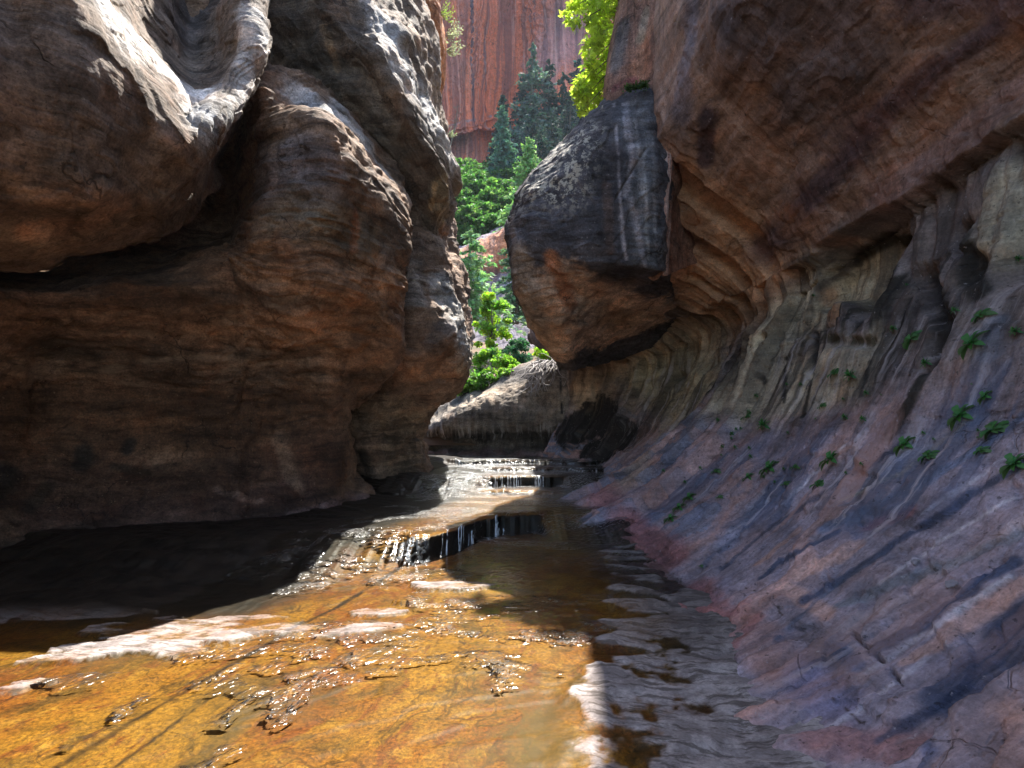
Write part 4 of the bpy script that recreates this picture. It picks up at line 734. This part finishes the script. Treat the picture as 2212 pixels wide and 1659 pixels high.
def broadleaf(name, base, h, w, col, label, cat='tree', clumps=26, per=110, leaf=.12, trunk=True, group=None, lo=.2, spread=.12, col2=None, crown_off=(0, 0), mat=None):
    root = empty(name, base)
    th = rng.random(clumps)*6.283; zz = lo+(1-lo)*rng.random(clumps)**.8; rr = np.sqrt(rng.random(clumps))*np.sin(np.clip((zz-lo)/(1-lo)*.85+.12, 0, 1)*math.pi)**.6
    cs = np.stack([crown_off[0]*zz+.5*w*rr*np.cos(th), crown_off[1]*zz+.5*w*rr*np.sin(th), h*zz*.95], 1)
    Vs, Fs, Cs, o = [], [], [], 0
    for q, c in enumerate(cs):
        m = int(per*(.5+rng.random())); r = spread*max(w, h*.5)*(.6+.7*rng.random())
        dv = rng.normal(size=(m, 3)); dv /= np.linalg.norm(dv, axis=1, keepdims=True); dv *= (rng.random((m, 1))**.45)*r; dv[:, 2] *= .6
        T = rng.normal(size=(m, 3)); T[:, 2] = T[:, 2]*.5-.25
        cl = np.array(col if col2 is None or q % 3 else col2)*(.75+.5*rng.random())
        V, F, cc = leaf_geo(c+dv, T, leaf*(.6+.8*rng.random(m)), .75, cl); Vs.append(V); Fs.append(F+o); Cs.append(cc); o += len(V)
    mesh_obj('crown', np.concatenate(Vs), np.concatenate(Fs), mat or M_leaf, root, False, {'Col': np.concatenate(Cs)})
    if trunk:
        mid = np.array((crown_off[0]*.4, crown_off[1]*.4, h*.45)); parts = [tube([(0, 0, -.1), mid*.5+rng.normal(size=3)*.02*h, mid, np.array((crown_off[0]*.8, crown_off[1]*.8, h*.85))], [h*.018, h*.015, h*.012, h*.004])]
        for c in cs[:max(8, clumps//2)]:
            s_ = mid*(.5+.5*rng.random()); parts.append(tube([s_, (s_+c)*.5+np.array((0, 0, -.02*h)), c], [h*.007, h*.005, h*.002], 4))
        mesh_obj('trunk', *join(parts), M_bark, root)
    tag(root, label, cat, group); return root
def copy_tree(o, loc, rz=0, sc=1.0, label=None):
    r = o.copy(); COL.objects.link(r); r.location = loc; r.rotation_euler = (0, 0, rz); r.scale = (sc,)*3
    if label: r['label'] = label
    for ch in list(o.children):
        c = ch.copy(); COL.objects.link(c); c.parent = r
    return r
def ph(p0, p1, d): return abs(p1-p0)/FPX*d

# conifers (base px, base py, top py, distance)
BL = (.035, .075, .06)
for (px, pb, pt, d, w, col, lab, irr, gp, dn) in [  # bluish dark needle colours have the distance haze painted in
    (1086, 470, 212, 66, 4.3, (.09, .19, .15), 'dense blue green spruce standing tallest below the red cliff', .18, .05, 1.3),
    (1084, 420, 193, 78, 4.6, (.02, .045, .045), 'darker pointed conifer peeking above the dense spruce', .2, .05, 1.0),
    (1147, 400, 70, 84, 6.2, (.10, .16, .14), 'tall thin pine with a pale sparse top against the cliff', .5, .35, .9),
    (1182, 400, 112, 86, 6.0, (.028, .06, .055), 'dark pine just right of the pale-topped pine', .45, .3, .9),
    (1216, 400, 140, 84, 6.0, (.025, .055, .055), 'dark ragged pine left of the hanging maple leaves', .45, .3, .9),
    (1252, 400, 105, 88, 7.0, (.022, .05, .06), 'dark pine half hidden behind the hanging maple leaves', .4, .25, .9),
    (1150, 430, 205, 74, 6.5, (.025, .055, .055), 'wide dark pine in front of the pale-topped pine', .5, .25, 1.0),
    (1128, 400, 150, 90, 5.5, (.03, .06, .06), 'slender dark pine left of the pale-topped pine', .4, .3, .9),
    (1232, 430, 190, 78, 7.5, (.028, .055, .055), 'broad dark pine just above the edge of the bulge', .45, .25, 1.0),
    (1170, 470, 270, 68, 6.0, (.03, .065, .055), 'shortest dark pine at the foot of the group', .45, .25, 1.0),
    (1195, 440, 235, 72, 7.5, (.03, .06, .055), 'bushy dark pine low in the group beside the bulge', .5, .25, 1.0)]:
    B0 = P(px, pb, d); w *= 1.1 if irr > .3 else 1.0; dn *= 1.35; conifer('pine_tree' if irr > .3 else 'spruce_tree', B0, ph(pb, pt, d), w, col, lab, dn, irr, 'conifers below the red cliff', gap=gp)
conifer('fir_tree', P(1141, 500, 42), ph(500, 284, 42), 3.6, (.22, .38, .15), 'light green sunlit fir beside the edge of the dark bulge', 1.0, .3, gap=.2, lsz=.36)
conifer('fir_tree', P(1012, 700, 24), ph(700, 488, 24), 3.6, (.22, .36, .18), 'pale green fir with layered branches beside the left buttress', .8, .35, gap=.25, lsz=.24)
conifer('fir_tree', P(1117, 700, 27), ph(700, 440, 27), 2.3, (.11, .19, .12), 'sparse grey green fir partly hidden behind the dark bulge', .8, .4, gap=.35, lsz=.24)
# oak brush on the slope
bush = broadleaf('oak_bush', P(1040, 470, 58), 4.2, 6.2, (.05, .12, .03), 'rounded green oak bush on the slope below the cliff', 'bush', 40, 100, .34, False, 'oak bushes on the slope below the cliff', lo=.12, spread=.16, col2=(.08, .17, .045))
for (px, py, d, s) in [(1010, 480, 55, .9), (1065, 490, 54, 1.0), (1030, 440, 62, 1.0), (1000, 420, 66, 1.0), (1055, 420, 67, .9), (1090, 450, 60, .9), (1015, 400, 74, 1.0), (1120, 480, 52, .9), (1040, 500, 50, .75), (1005, 515, 48, .8), (1075, 520, 47, .7), (985, 460, 60, 1), (1160, 470, 60, 1.1), (1060, 395, 80, 1.0), (1130, 420, 66, 1.1), (1180, 430, 68, 1.1), (1215, 400, 74, 1.2), (1250, 380, 78, 1.2), (1290, 380, 78, 1.2), (970, 400, 74, 1.1), (950, 480, 56, 1.1)]:
    copy_tree(bush, P(px, py+22, d), rng.random()*6, s)
broadleaf('maple_bush', P(1042, 842, 16.5), .5, 1.0, (.10, .21, .04), 'low dark green bush lying along the rim between the left pillar and the maples', 'bush', 16, 120, .08, False, None, lo=.08, spread=.17)
broadleaf('maple_bush', P(1092, 824, 16.3), .34, .8, (.16, .28, .04), 'low spreading bush on the rim just left of the pale roots', 'bush', 14, 110, .08, False, None, lo=.08, spread=.17)
# bright maples in the gap
broadleaf('maple_tree', P(1062, 800, 19), ph(800, 628, 19), 1.25, (.22, .34, .03), 'slim bright yellow green maple lit from behind in the gap', 'tree', 26, 90, .12, True, None, lo=.25, spread=.16, col2=(.13, .26, .04))
broadleaf('maple_bush', P(1062, 850, 17.6), 1.35, 1.6, (.16, .30, .035), 'bright green maple bush at the foot of the slim maple', 'bush', 30, 120, .10, True, None, lo=.1, spread=.15, col2=(.08, .18, .04))
broadleaf('maple_bush', P(1030, 862, 17.2), .95, 1.1, (.12, .25, .04), 'small green bush beside the left pillar above the bend wall', 'bush', 20, 110, .09, True, None, lo=.1, spread=.16)
broadleaf('juniper_bush', P(1115, 815, 18.5), 1.25, 1.3, (.05, .13, .08), 'dark teal bush between the two bright maple bushes', 'bush', 26, 110, .09, True, None, lo=.1, spread=.16)
broadleaf('maple_bush', P(1182, 788, 16.6), .62, .85, (.24, .36, .03), 'yellow green bush on the rim right beside the bulge neck', 'bush', 18, 120, .085, True, None, lo=.1, spread=.17)
broadleaf('maple_bush', P(1000, 858, 16.8), .38, .6, (.16, .28, .04), 'lowest small green bush on the rim at the left pillar', 'bush', 10, 90, .08, True, None, lo=.1, spread=.2)
broadleaf('maple_bush', P(1100, 820, 17.4), .55, .9, (.15, .28, .03), 'low sprawling bright bush along the rim of the bend wall', 'bush', 16, 110, .09, True, None, lo=.1, spread=.17)
# ------------------------------------------------------------------ maple bough hanging at the slab, plants on the wall, roots, stones, falls
def lobed(C, size, col, colvar=.2, down=.3):
    n = len(C); Nn = rng.normal(size=(n, 3)); Nn[:, 2] += .8; Nn /= np.linalg.norm(Nn, axis=1, keepdims=True)
    T = np.cross(Nn, rng.normal(size=(n, 3))); T[:, 2] -= down; T /= np.linalg.norm(T, axis=1, keepdims=True); B = np.cross(Nn, T)
    Vs, Cs = [], []; s = size*(.65+.7*rng.random((n, 1))); k = np.clip(np.array(col)*np.exp(colvar*rng.normal(size=(n, 1))), 0, .95)
    for a, l in ((0, 1), (.95, .8), (-.95, .8)):
        D = T*math.cos(a)+B*math.sin(a); E = -T*math.sin(a)+B*math.cos(a)
        Vs.append(np.stack([C, C+D*s*l*.5+E*s*.2, C+D*s*l+Nn*-s*.12, C+D*s*l*.5-E*s*.2], 1)); Cs.append(np.repeat(k[:, None], 4, 1))
    V = np.concatenate(Vs).reshape(-1, 3); return V, np.arange(len(V)).reshape(-1, 4), np.concatenate(Cs).reshape(-1, 3)
root = empty('maple_branch', P(1345, -40, 10.3)); org = np.array(root.location)
MAP = [(1240, 12, 14), (1228, 36, 11), (1244, 50, 10), (1262, 2, 14), (1285, 12, 22), (1320, 8, 26), (1300, 45, 24), (1275, 45, 15), (1328, 60, 20), (1318, 92, 22), (1290, 85, 22), (1272, 95, 15), (1300, 125, 22), (1278, 135, 18), (1300, 165, 20), (1272, 172, 18), (1252, 182, 13), (1288, 198, 22), (1262, 212, 17), (1245, 200, 9), (1275, 232, 16), (1258, 240, 9), (1295, 215, 14), (1340, 20, 14), (1335, -30, 40), (1290, -25, 30)]
Cc = []; tw = []
for i, (x_, y_, r_) in enumerate(MAP):
    d_ = 10.25+.35*math.sin(i*2.3); c = P(x_, y_, d_)-org; r = r_/FPX*d_
    m = int(r_*r_*.15+8); q = rng.normal(size=(m, 3)); q /= np.linalg.norm(q, axis=1, keepdims=True); q *= rng.random((m, 1))**.5*r*1.25; q[:, 1] *= 1.3; Cc.append(c+q)
    p0 = P(1352-(y_ < 60)*6, min(y_*.75-30, 150), 10.45)-org; tw.append(tube([p0, (p0+c)*.5+np.array((0, 0, .06)), c], [.016, .01, .004], 5))
V, F, cc = lobed(np.concatenate(Cc), .115, (.38, .48, .07), .35)
mesh_obj('foliage', V, F, M_leaf, root, False, {'Col': cc}); mesh_obj('bough', *join(tw), M_bark, root)
tag(root, 'bright yellow green maple boughs hanging beside the red slab at the top', 'maple branch')

# rosette plants on the right wall
def rosette(n, seed, w=.42, up=.5, col=(.06, .165, .045)):
    r = np.random.default_rng(seed); Vs, Fs, Cs, o = [], [], [], 0
    for i in range(n):
        a = i*2.4+r.normal()*.3; L = (.45+.55*r.random())*(1-.35*i/n); k = np.exp(.25*r.normal()); el = up*(.4+1.2*i/n)
        t = np.linspace(0, 1, 6); prof = np.array([.12, .45, .85, 1, .7, .08])*w*L*.5
        rad = t*L*math.cos(el); zz = t*L*math.sin(el)*1.2-.55*L*t*t+.04
        cx, sx = math.cos(a), math.sin(a)
        mid = np.stack([rad*cx, rad*sx, zz], 1); sd = np.array((-sx, cx, 0)); cup = np.array((0, 0, .25))
        V = np.concatenate([mid-prof[:, None]*sd+prof[:, None]*cup, mid, mid+prof[:, None]*sd+prof[:, None]*cup]); Vs.append(V)
        for j in range(5): Fs += [(o+j, o+j+1, o+6+j+1, o+6+j), (o+6+j, o+6+j+1, o+12+j+1, o+12+j)]
        Cs.append(np.tile(np.clip(np.array(col)*k*(.8+.4*r.random(3)), 0, 1), (18, 1))); o += 18
    return np.concatenate(Vs), np.array(Fs), np.concatenate(Cs)
M_pl = leaf_mat("wall_plant_leaf", .3, .55)
TPL = []
for i, (n, w, up) in enumerate([(13, .42, .5), (18, .34, .7), (26, .22, .9), (10, .5, .4)]):
    V, F, cc = rosette(n, 50+i, w, up); me_o = mesh_obj('tmp', V, F, M_pl, None, True, {'Col': cc}); TPL.append(me_o.data); bpy.data.objects.remove(me_o)
_, XR, NR, _, _ = PATCH['right_canyon_wall']; XR = XR[::2, ::2]; NR = NR[::2, ::2]; prx, pry, prd = proj(XR)
def wall_pt(px, py):
    e = np.hypot(prx-px, pry-py)+np.where(prd > .5, 0, 1e6); i = np.unravel_index(np.argmin(e), e.shape); return XR[i], NR[i], prd[i]
PLANTS = [(1947, 667, 38, 3, 'small leafy plant on the tan wall just left of the widest black streak'), (1975, 733, 44, 3, 'broad-leaved rosette hanging at the left edge of the widest black streak'), (2117, 684, 44, 0, 'leafy plant high on the right between black streak and blue grey rock'),
 (2068, 670, 26, 2, 'thin pale plant inside the widest black streak'), (2103, 743, 66, 1, 'large bushy green plant right of the widest black streak'), (1999, 788, 34, 2, 'narrow fern trailing down the lower black streak'), (2134, 861, 34, 1, 'small plant at the upper end of the pale diagonal crack on the right'),
 (2078, 898, 62, 1, 'wide dark green clump under the pale diagonal crack on the right'), (2151, 929, 64, 0, 'largest broad-leaved rosette near the right edge of the wall'), (1961, 961, 50, 1, 'leafy clump beside a pale flaked patch of rock'), (2006, 989, 46, 0, 'plant rooted just below the pale flaked patch of rock'),
 (2120, 975, 34, 0, 'small rosette directly under the largest broad-leaved rosette'), (2196, 1008, 64, 1, 'green clump cut by the right edge of the picture'), (1805, 809, 34, 0, 'plant hanging under the dark ledge in the tan wall'), (1843, 812, 42, 2, 'feathery grey green fern right of the plant under the dark ledge'),
 (1652, 922, 42, 2, 'rounded fern clump at the foot of a black drip streak'), (1613, 900, 30, 0, 'small plant left of the rounded fern clump'), (1797, 995, 50, 1, 'twin plant clump on the blue grey stripe'), (1770, 1048, 38, 0, 'low rosette lowest of the plants on the blue grey stripe'),
 (1666, 1013, 46, 1, 'long low plant along a crack in the grey rock'), (1492, 1075, 30, 1, 'top plant of the row growing in the crack above the stream'), (1470, 1098, 30, 1, 'middle plant of the row growing in the crack above the stream'), (1447, 1122, 30, 1, 'bottom plant of the row growing in the crack above the stream'),
 (1720, 1008, 26, 0, None), (1697, 1045, 22, 0, None), (1618, 1031, 28, 1, None), (1777, 880, 22, 0, None), (1874, 850, 20, 2, None), (1867, 906, 24, 2, None), (1826, 903, 24, 2, None), (1555, 910, 20, 2, None), (1575, 935, 20, 2, None), (1555, 962, 22, 2, None), (1545, 1020, 22, 0, None), (1512, 1012, 16, 2, None),
 (1555, 1077, 18, 0, None), (1432, 1015, 16, 2, None), (1515, 1223, 12, 0, None), (1623, 857, 20, 2, None), (1695, 1015, 14, 2, None), (2206, 560, 26, 2, None), (2200, 720, 34, 2, None), (1930, 708, 24, 2, None), (1590, 968, 16, 2, None), (1480, 1045, 14, 2, None), (1760, 640, 12, 2, None), (1960, 615, 12, 2, None), (1700, 830, 12, 2, None)]+[(1535+int(90*rng.random()), 870+int(120*rng.random()), 8+10*rng.random(), 2, None) for _ in range(14)]+[(1640+int(480*rng.random()), 830+int(230*rng.random()), 7+8*rng.random(), 2, None) for _ in range(14)]
for i, (px, py, s, k, lab) in enumerate(PLANTS):
    p, n, d = wall_pt(px, py)
    o = bpy.data.objects.new('wall_plant', TPL[k]); COL.objects.link(o)
    up = Vector(n)*1.0+Vector((0, 0, .25)); o.rotation_mode = 'QUATERNION'
    q = up.to_track_quat('Z', 'Y'); o.rotation_quaternion = q; o.location = Vector(p)+Vector(n)*.01; r = s/2/FPX*d*1.85; o.scale = (r, r, r*.9)
    tag(o, lab or 'tiny green tuft rooted on the streaked right wall', 'plant', 'plants growing on the right wall')
# moss on the slab ledge
def moss(px0, py0, px1, py1, d, n, r, lab):
    A0, B0 = P(px0, py0, d), P(px1, py1, d); t = rng.random((n, 1)); C = A0+(B0-A0)*t+rng.normal(size=(n, 3))*r
    V, F, cc = leaf_geo(C, rng.normal(size=(n, 3)), .035, .8, (.05, .10, .025), .35); tag(mesh_obj('moss', V, F, M_leaf, None, False, {'Col': cc}), lab, 'moss', None, 'stuff')
moss(1352, 192, 1398, 182, 8.75, 500, .03, 'dark green moss along the ledge of the red slab')
# stones
b = NB("loose_stone"); tc = b.n("TexCoord"); c = b.mixc(b.noise(tc.outputs["Object"], 30, 5), (.16, .15, .17), (.32, .29, .30)); bs = b.n("BsdfPrincipled"); b.l(c, bs.inputs[0]); bs.inputs["Roughness"].default_value = .9; b.l(bs.outputs[0], b.out.inputs[0]); M_st = b.m
for (px, py, w, h, lab) in [(1980, 1214, 22, .35, 'small thick grey stone lying on the blue grey slope'), (2060, 1264, 30, .16, 'flat round pale stone lying lower on the blue grey slope')]:
    p, n, d = wall_pt(px, py); r = w/2/FPX*d
    th = np.linspace(0, 2*math.pi, 14, endpoint=False); rr = r*(1+.18*rng.normal(size=14)); Vs = []
    for zz, k in ((-.6, .8), (-.1, 1), (.6, .92), (1, .55), (1.05, .02)): Vs.append(np.stack([rr*k*np.cos(th), rr*k*np.sin(th)*.8, np.full(14, zz*r*h)+.03*r*rng.normal(size=14)], 1))
    F = [(i*14+j, i*14+(j+1) % 14, (i+1)*14+(j+1) % 14, (i+1)*14+j) for i in range(4) for j in range(14)]
    o = mesh_obj('stone', np.concatenate(Vs), F, M_st, None, False); o.location = Vector(p)+Vector(n)*r*h*.5; o.rotation_mode = 'QUATERNION'; o.rotation_quaternion = Vector(n).to_track_quat('Z', 'Y'); tag(o, lab, 'stone')
# pale roots hanging over the bend wall
b = NB("dry_root"); c = (.36, .33, .31, 1); bs = b.n("BsdfPrincipled"); bs.inputs[0].default_value = c; bs.inputs["Roughness"].default_value = .9; b.l(bs.outputs[0], b.out.inputs[0]); M_root = b.m
parts = []; o0 = P(1180, 790, 15.2)
for i in range(85):
    x0 = 1150+60*rng.random(); p0 = P(x0, 772+14*rng.random()+(1210-x0)*.15, 15.4); x1 = x0+rng.normal()*26-8; p1 = P(x1, 810+48*rng.random(), 14.75-.1*rng.random()); m = (p0+p1)/2+rng.normal(size=3)*.14; m[1] -= .15
    q = cr(np.array([p0, m, p1]), 9, 0)-o0; parts.append(tube(q, np.linspace(.016, .004, 9)*(.5+rng.random()), 4))
o = mesh_obj('root_tangle', *join(parts), M_root); o.location = o0; tag(o, 'tangle of pale dry roots hanging over the rim of the bend wall', 'roots')
# spindly shrubs at the left rim, dead tree by the cliff
def spindly(px, py, d, n, L, lab, col, dirv=(1, 0, .1)):
    o0 = P(px, py, d); root = empty('desert_shrub', o0); parts = []; C = []; T = []
    for i in range(n):
        dv = np.array(dirv)+rng.normal(size=3)*.45; dv /= np.linalg.norm(dv); l = L*(.5+.7*rng.random()); q = cr(np.array([(0, 0, 0), dv*l*.5+rng.normal(size=3)*.05*l, dv*l+np.array((0, 0, .35*l))]), 8, 0)
        parts.append(tube(q, np.linspace(.008, .003, 8), 4)); m = 26; k = rng.integers(2, 8, m); C.append(q[k]+rng.normal(size=(m, 3))*.03*L); T.append(rng.normal(size=(m, 3))+dv)
    V, F, cc = leaf_geo(np.concatenate(C), np.concatenate(T), .05*(L/.6)**.5, .35, col, .2); mesh_obj('leaves', V, F, M_leaf, root, False, {'Col': cc}); mesh_obj('stem', *join(parts), M_root, root)
    tag(root, lab, 'shrub', 'shrubs on the left rim'); return root
spindly(962, 75, 13.0, 22, .36, 'spiky pale grey shrub on the side of the orange fin', (.38, .42, .33)); spindly(964, 110, 13.0, 20, .34, 'second spiky grey shrub just below the first on the orange fin', (.38, .42, .33))
spindly(950, 30, 12.8, 14, .3, 'yellow green shrub at the top right edge of the orange fin', (.3, .42, .06)); spindly(896, 48, 11.8, 26, .2, 'small round pale green bush on top of the leaning buttress', (.3, .38, .22), (.2, 0, .8)); spindly(968, 292, 12.0, 12, .16, 'tiny grey shrub low on the buttress edge', (.34, .4, .3))
o0 = P(972, 318, 62); root = empty('dead_tree', o0); parts = []; top = P(990, 222, 62)-o0; parts.append(tube([(0, 0, 0), top*.5+np.array((.15, 0, 0)), top], [.09, .06, .02], 5))
for i in range(22):
    f = .25+.7*rng.random(); a = rng.random()*6.28; l = 1.5*(1-f*.6); p = top*f; parts.append(tube([p, p+np.array((math.cos(a)*l*.6, math.sin(a)*l*.6, -.1)), p+np.array((math.cos(a)*l, math.sin(a)*l, .25*l))], [.025, .015, .008], 4))
mesh_obj('bare_branches', *join(parts), M_bark, root); tag(root, 'bare dead tree leaning in front of the red cliff', 'dead tree')
# little waterfalls
b = NB("falling_water"); tc = b.n("TexCoord"); nz = b.noise(b.map(tc.outputs["Object"], (40, 40, 3)), 1, 3); d = b.n("BsdfPrincipled"); d.inputs[0].default_value = (.8, .86, .9, 1); d.inputs["Roughness"].default_value = .2; t = b.n("BsdfTransparent"); m = b.n("MixShader"); b.l(b.sm(nz, .38, .6), m.inputs[0]); b.l(t.outputs[0], m.inputs[1]); b.l(d.outputs[0], m.inputs[2]); b.l(m.outputs[0], b.out.inputs[0]); M_fall = b.m
def bedz(x, y): i = np.clip(np.searchsorted(gx, x), 0, nx-1); j = np.clip(np.searchsorted(gy, y), 0, ny-1); return float(BD[i, j])
def fall(x0, x1, ledge, n, lab):
    parts = []; Z = []; T_ = []
    for i in range(n):
        x = x0+(x1-x0)*rng.random(); ys = np.linspace(-.35, .25, 61)+polyy(LEDGES[ledge][0], x); zs = np.array([bedz(x, y) for y in ys]); j = int(np.argmax(np.diff(zs))); j0 = min(60, j+5); zt = zs[j0]+.03; zb = zs[max(0, j-6)]+.02; yt = ys[j0]; r = .002+.006*rng.random()**2
        if zt-zb < .03: continue
        q = [(x, yt, zt), (x, ys[j]-.03, zt-.004), (x+.003*rng.normal(), ys[j]-.06, zt-(zt-zb)*.4), (x+.006*rng.normal(), ys[j]-.075, zb)]
        parts.append(tube(q, [r, r*1.3, r, r*1.2], 5)); Z.append(q[-1]); T_.append((x, ys[j]-.03, zt-.002))
    if not parts: return
    o0 = Z[0]; root = empty('small_waterfall', o0)
    for V, F in parts: mesh_obj('strand', V-np.array(o0), F, M_fall, root)
    tag(root, lab, 'waterfall', 'small waterfalls over the ledges')
fall(-.24, -.12, 0, 22, 'single white spout dropping into the dark pool at the nearer ledge'); fall(-.85, -.45, 0, 12, 'row of thin trickles over the slanting left part of the nearer ledge')
fall(-.36, .18, 1, 20, 'wide thin curtain of water over the black farther ledge'); fall(.45, .62, 1, 16, 'narrow trickle at the right of the black farther ledge'); fall(-1.3, -1.15, 4, 14, 'tiny spout at the farthest ledge below the bend wall')
# ------------------------------------------------------------------ thin air between the canyon mouth and the cliff
hx0, hx1, hy0, hy1, hz0, hz1 = -75, 75, -8, 140, -2, 130
V = np.array([(x, y, z) for x in (hx0, hx1) for y in (hy0, hy1) for z in (hz0, hz1)], float)
hz = mesh_obj('haze', V, [(0, 1, 3, 2), (4, 6, 7, 5), (0, 4, 5, 1), (2, 3, 7, 6), (0, 2, 6, 4), (1, 5, 7, 3)], None, None, False)
m = bpy.data.materials.new("haze_air"); m.use_nodes = True; t = m.node_tree; t.nodes.clear(); oo = t.nodes.new("ShaderNodeOutputMaterial"); pv = t.nodes.new("ShaderNodeVolumePrincipled")
pv.inputs["Color"].default_value = (.80, .88, 1, 1); pv.inputs["Density"].default_value = .0002; pv.inputs["Anisotropy"].default_value = .2; t.links.new(pv.outputs[0], oo.inputs["Volume"])
hz.data.materials.append(m); tag(hz, 'thin bluish air in front of the far cliff', 'haze', None, 'stuff')
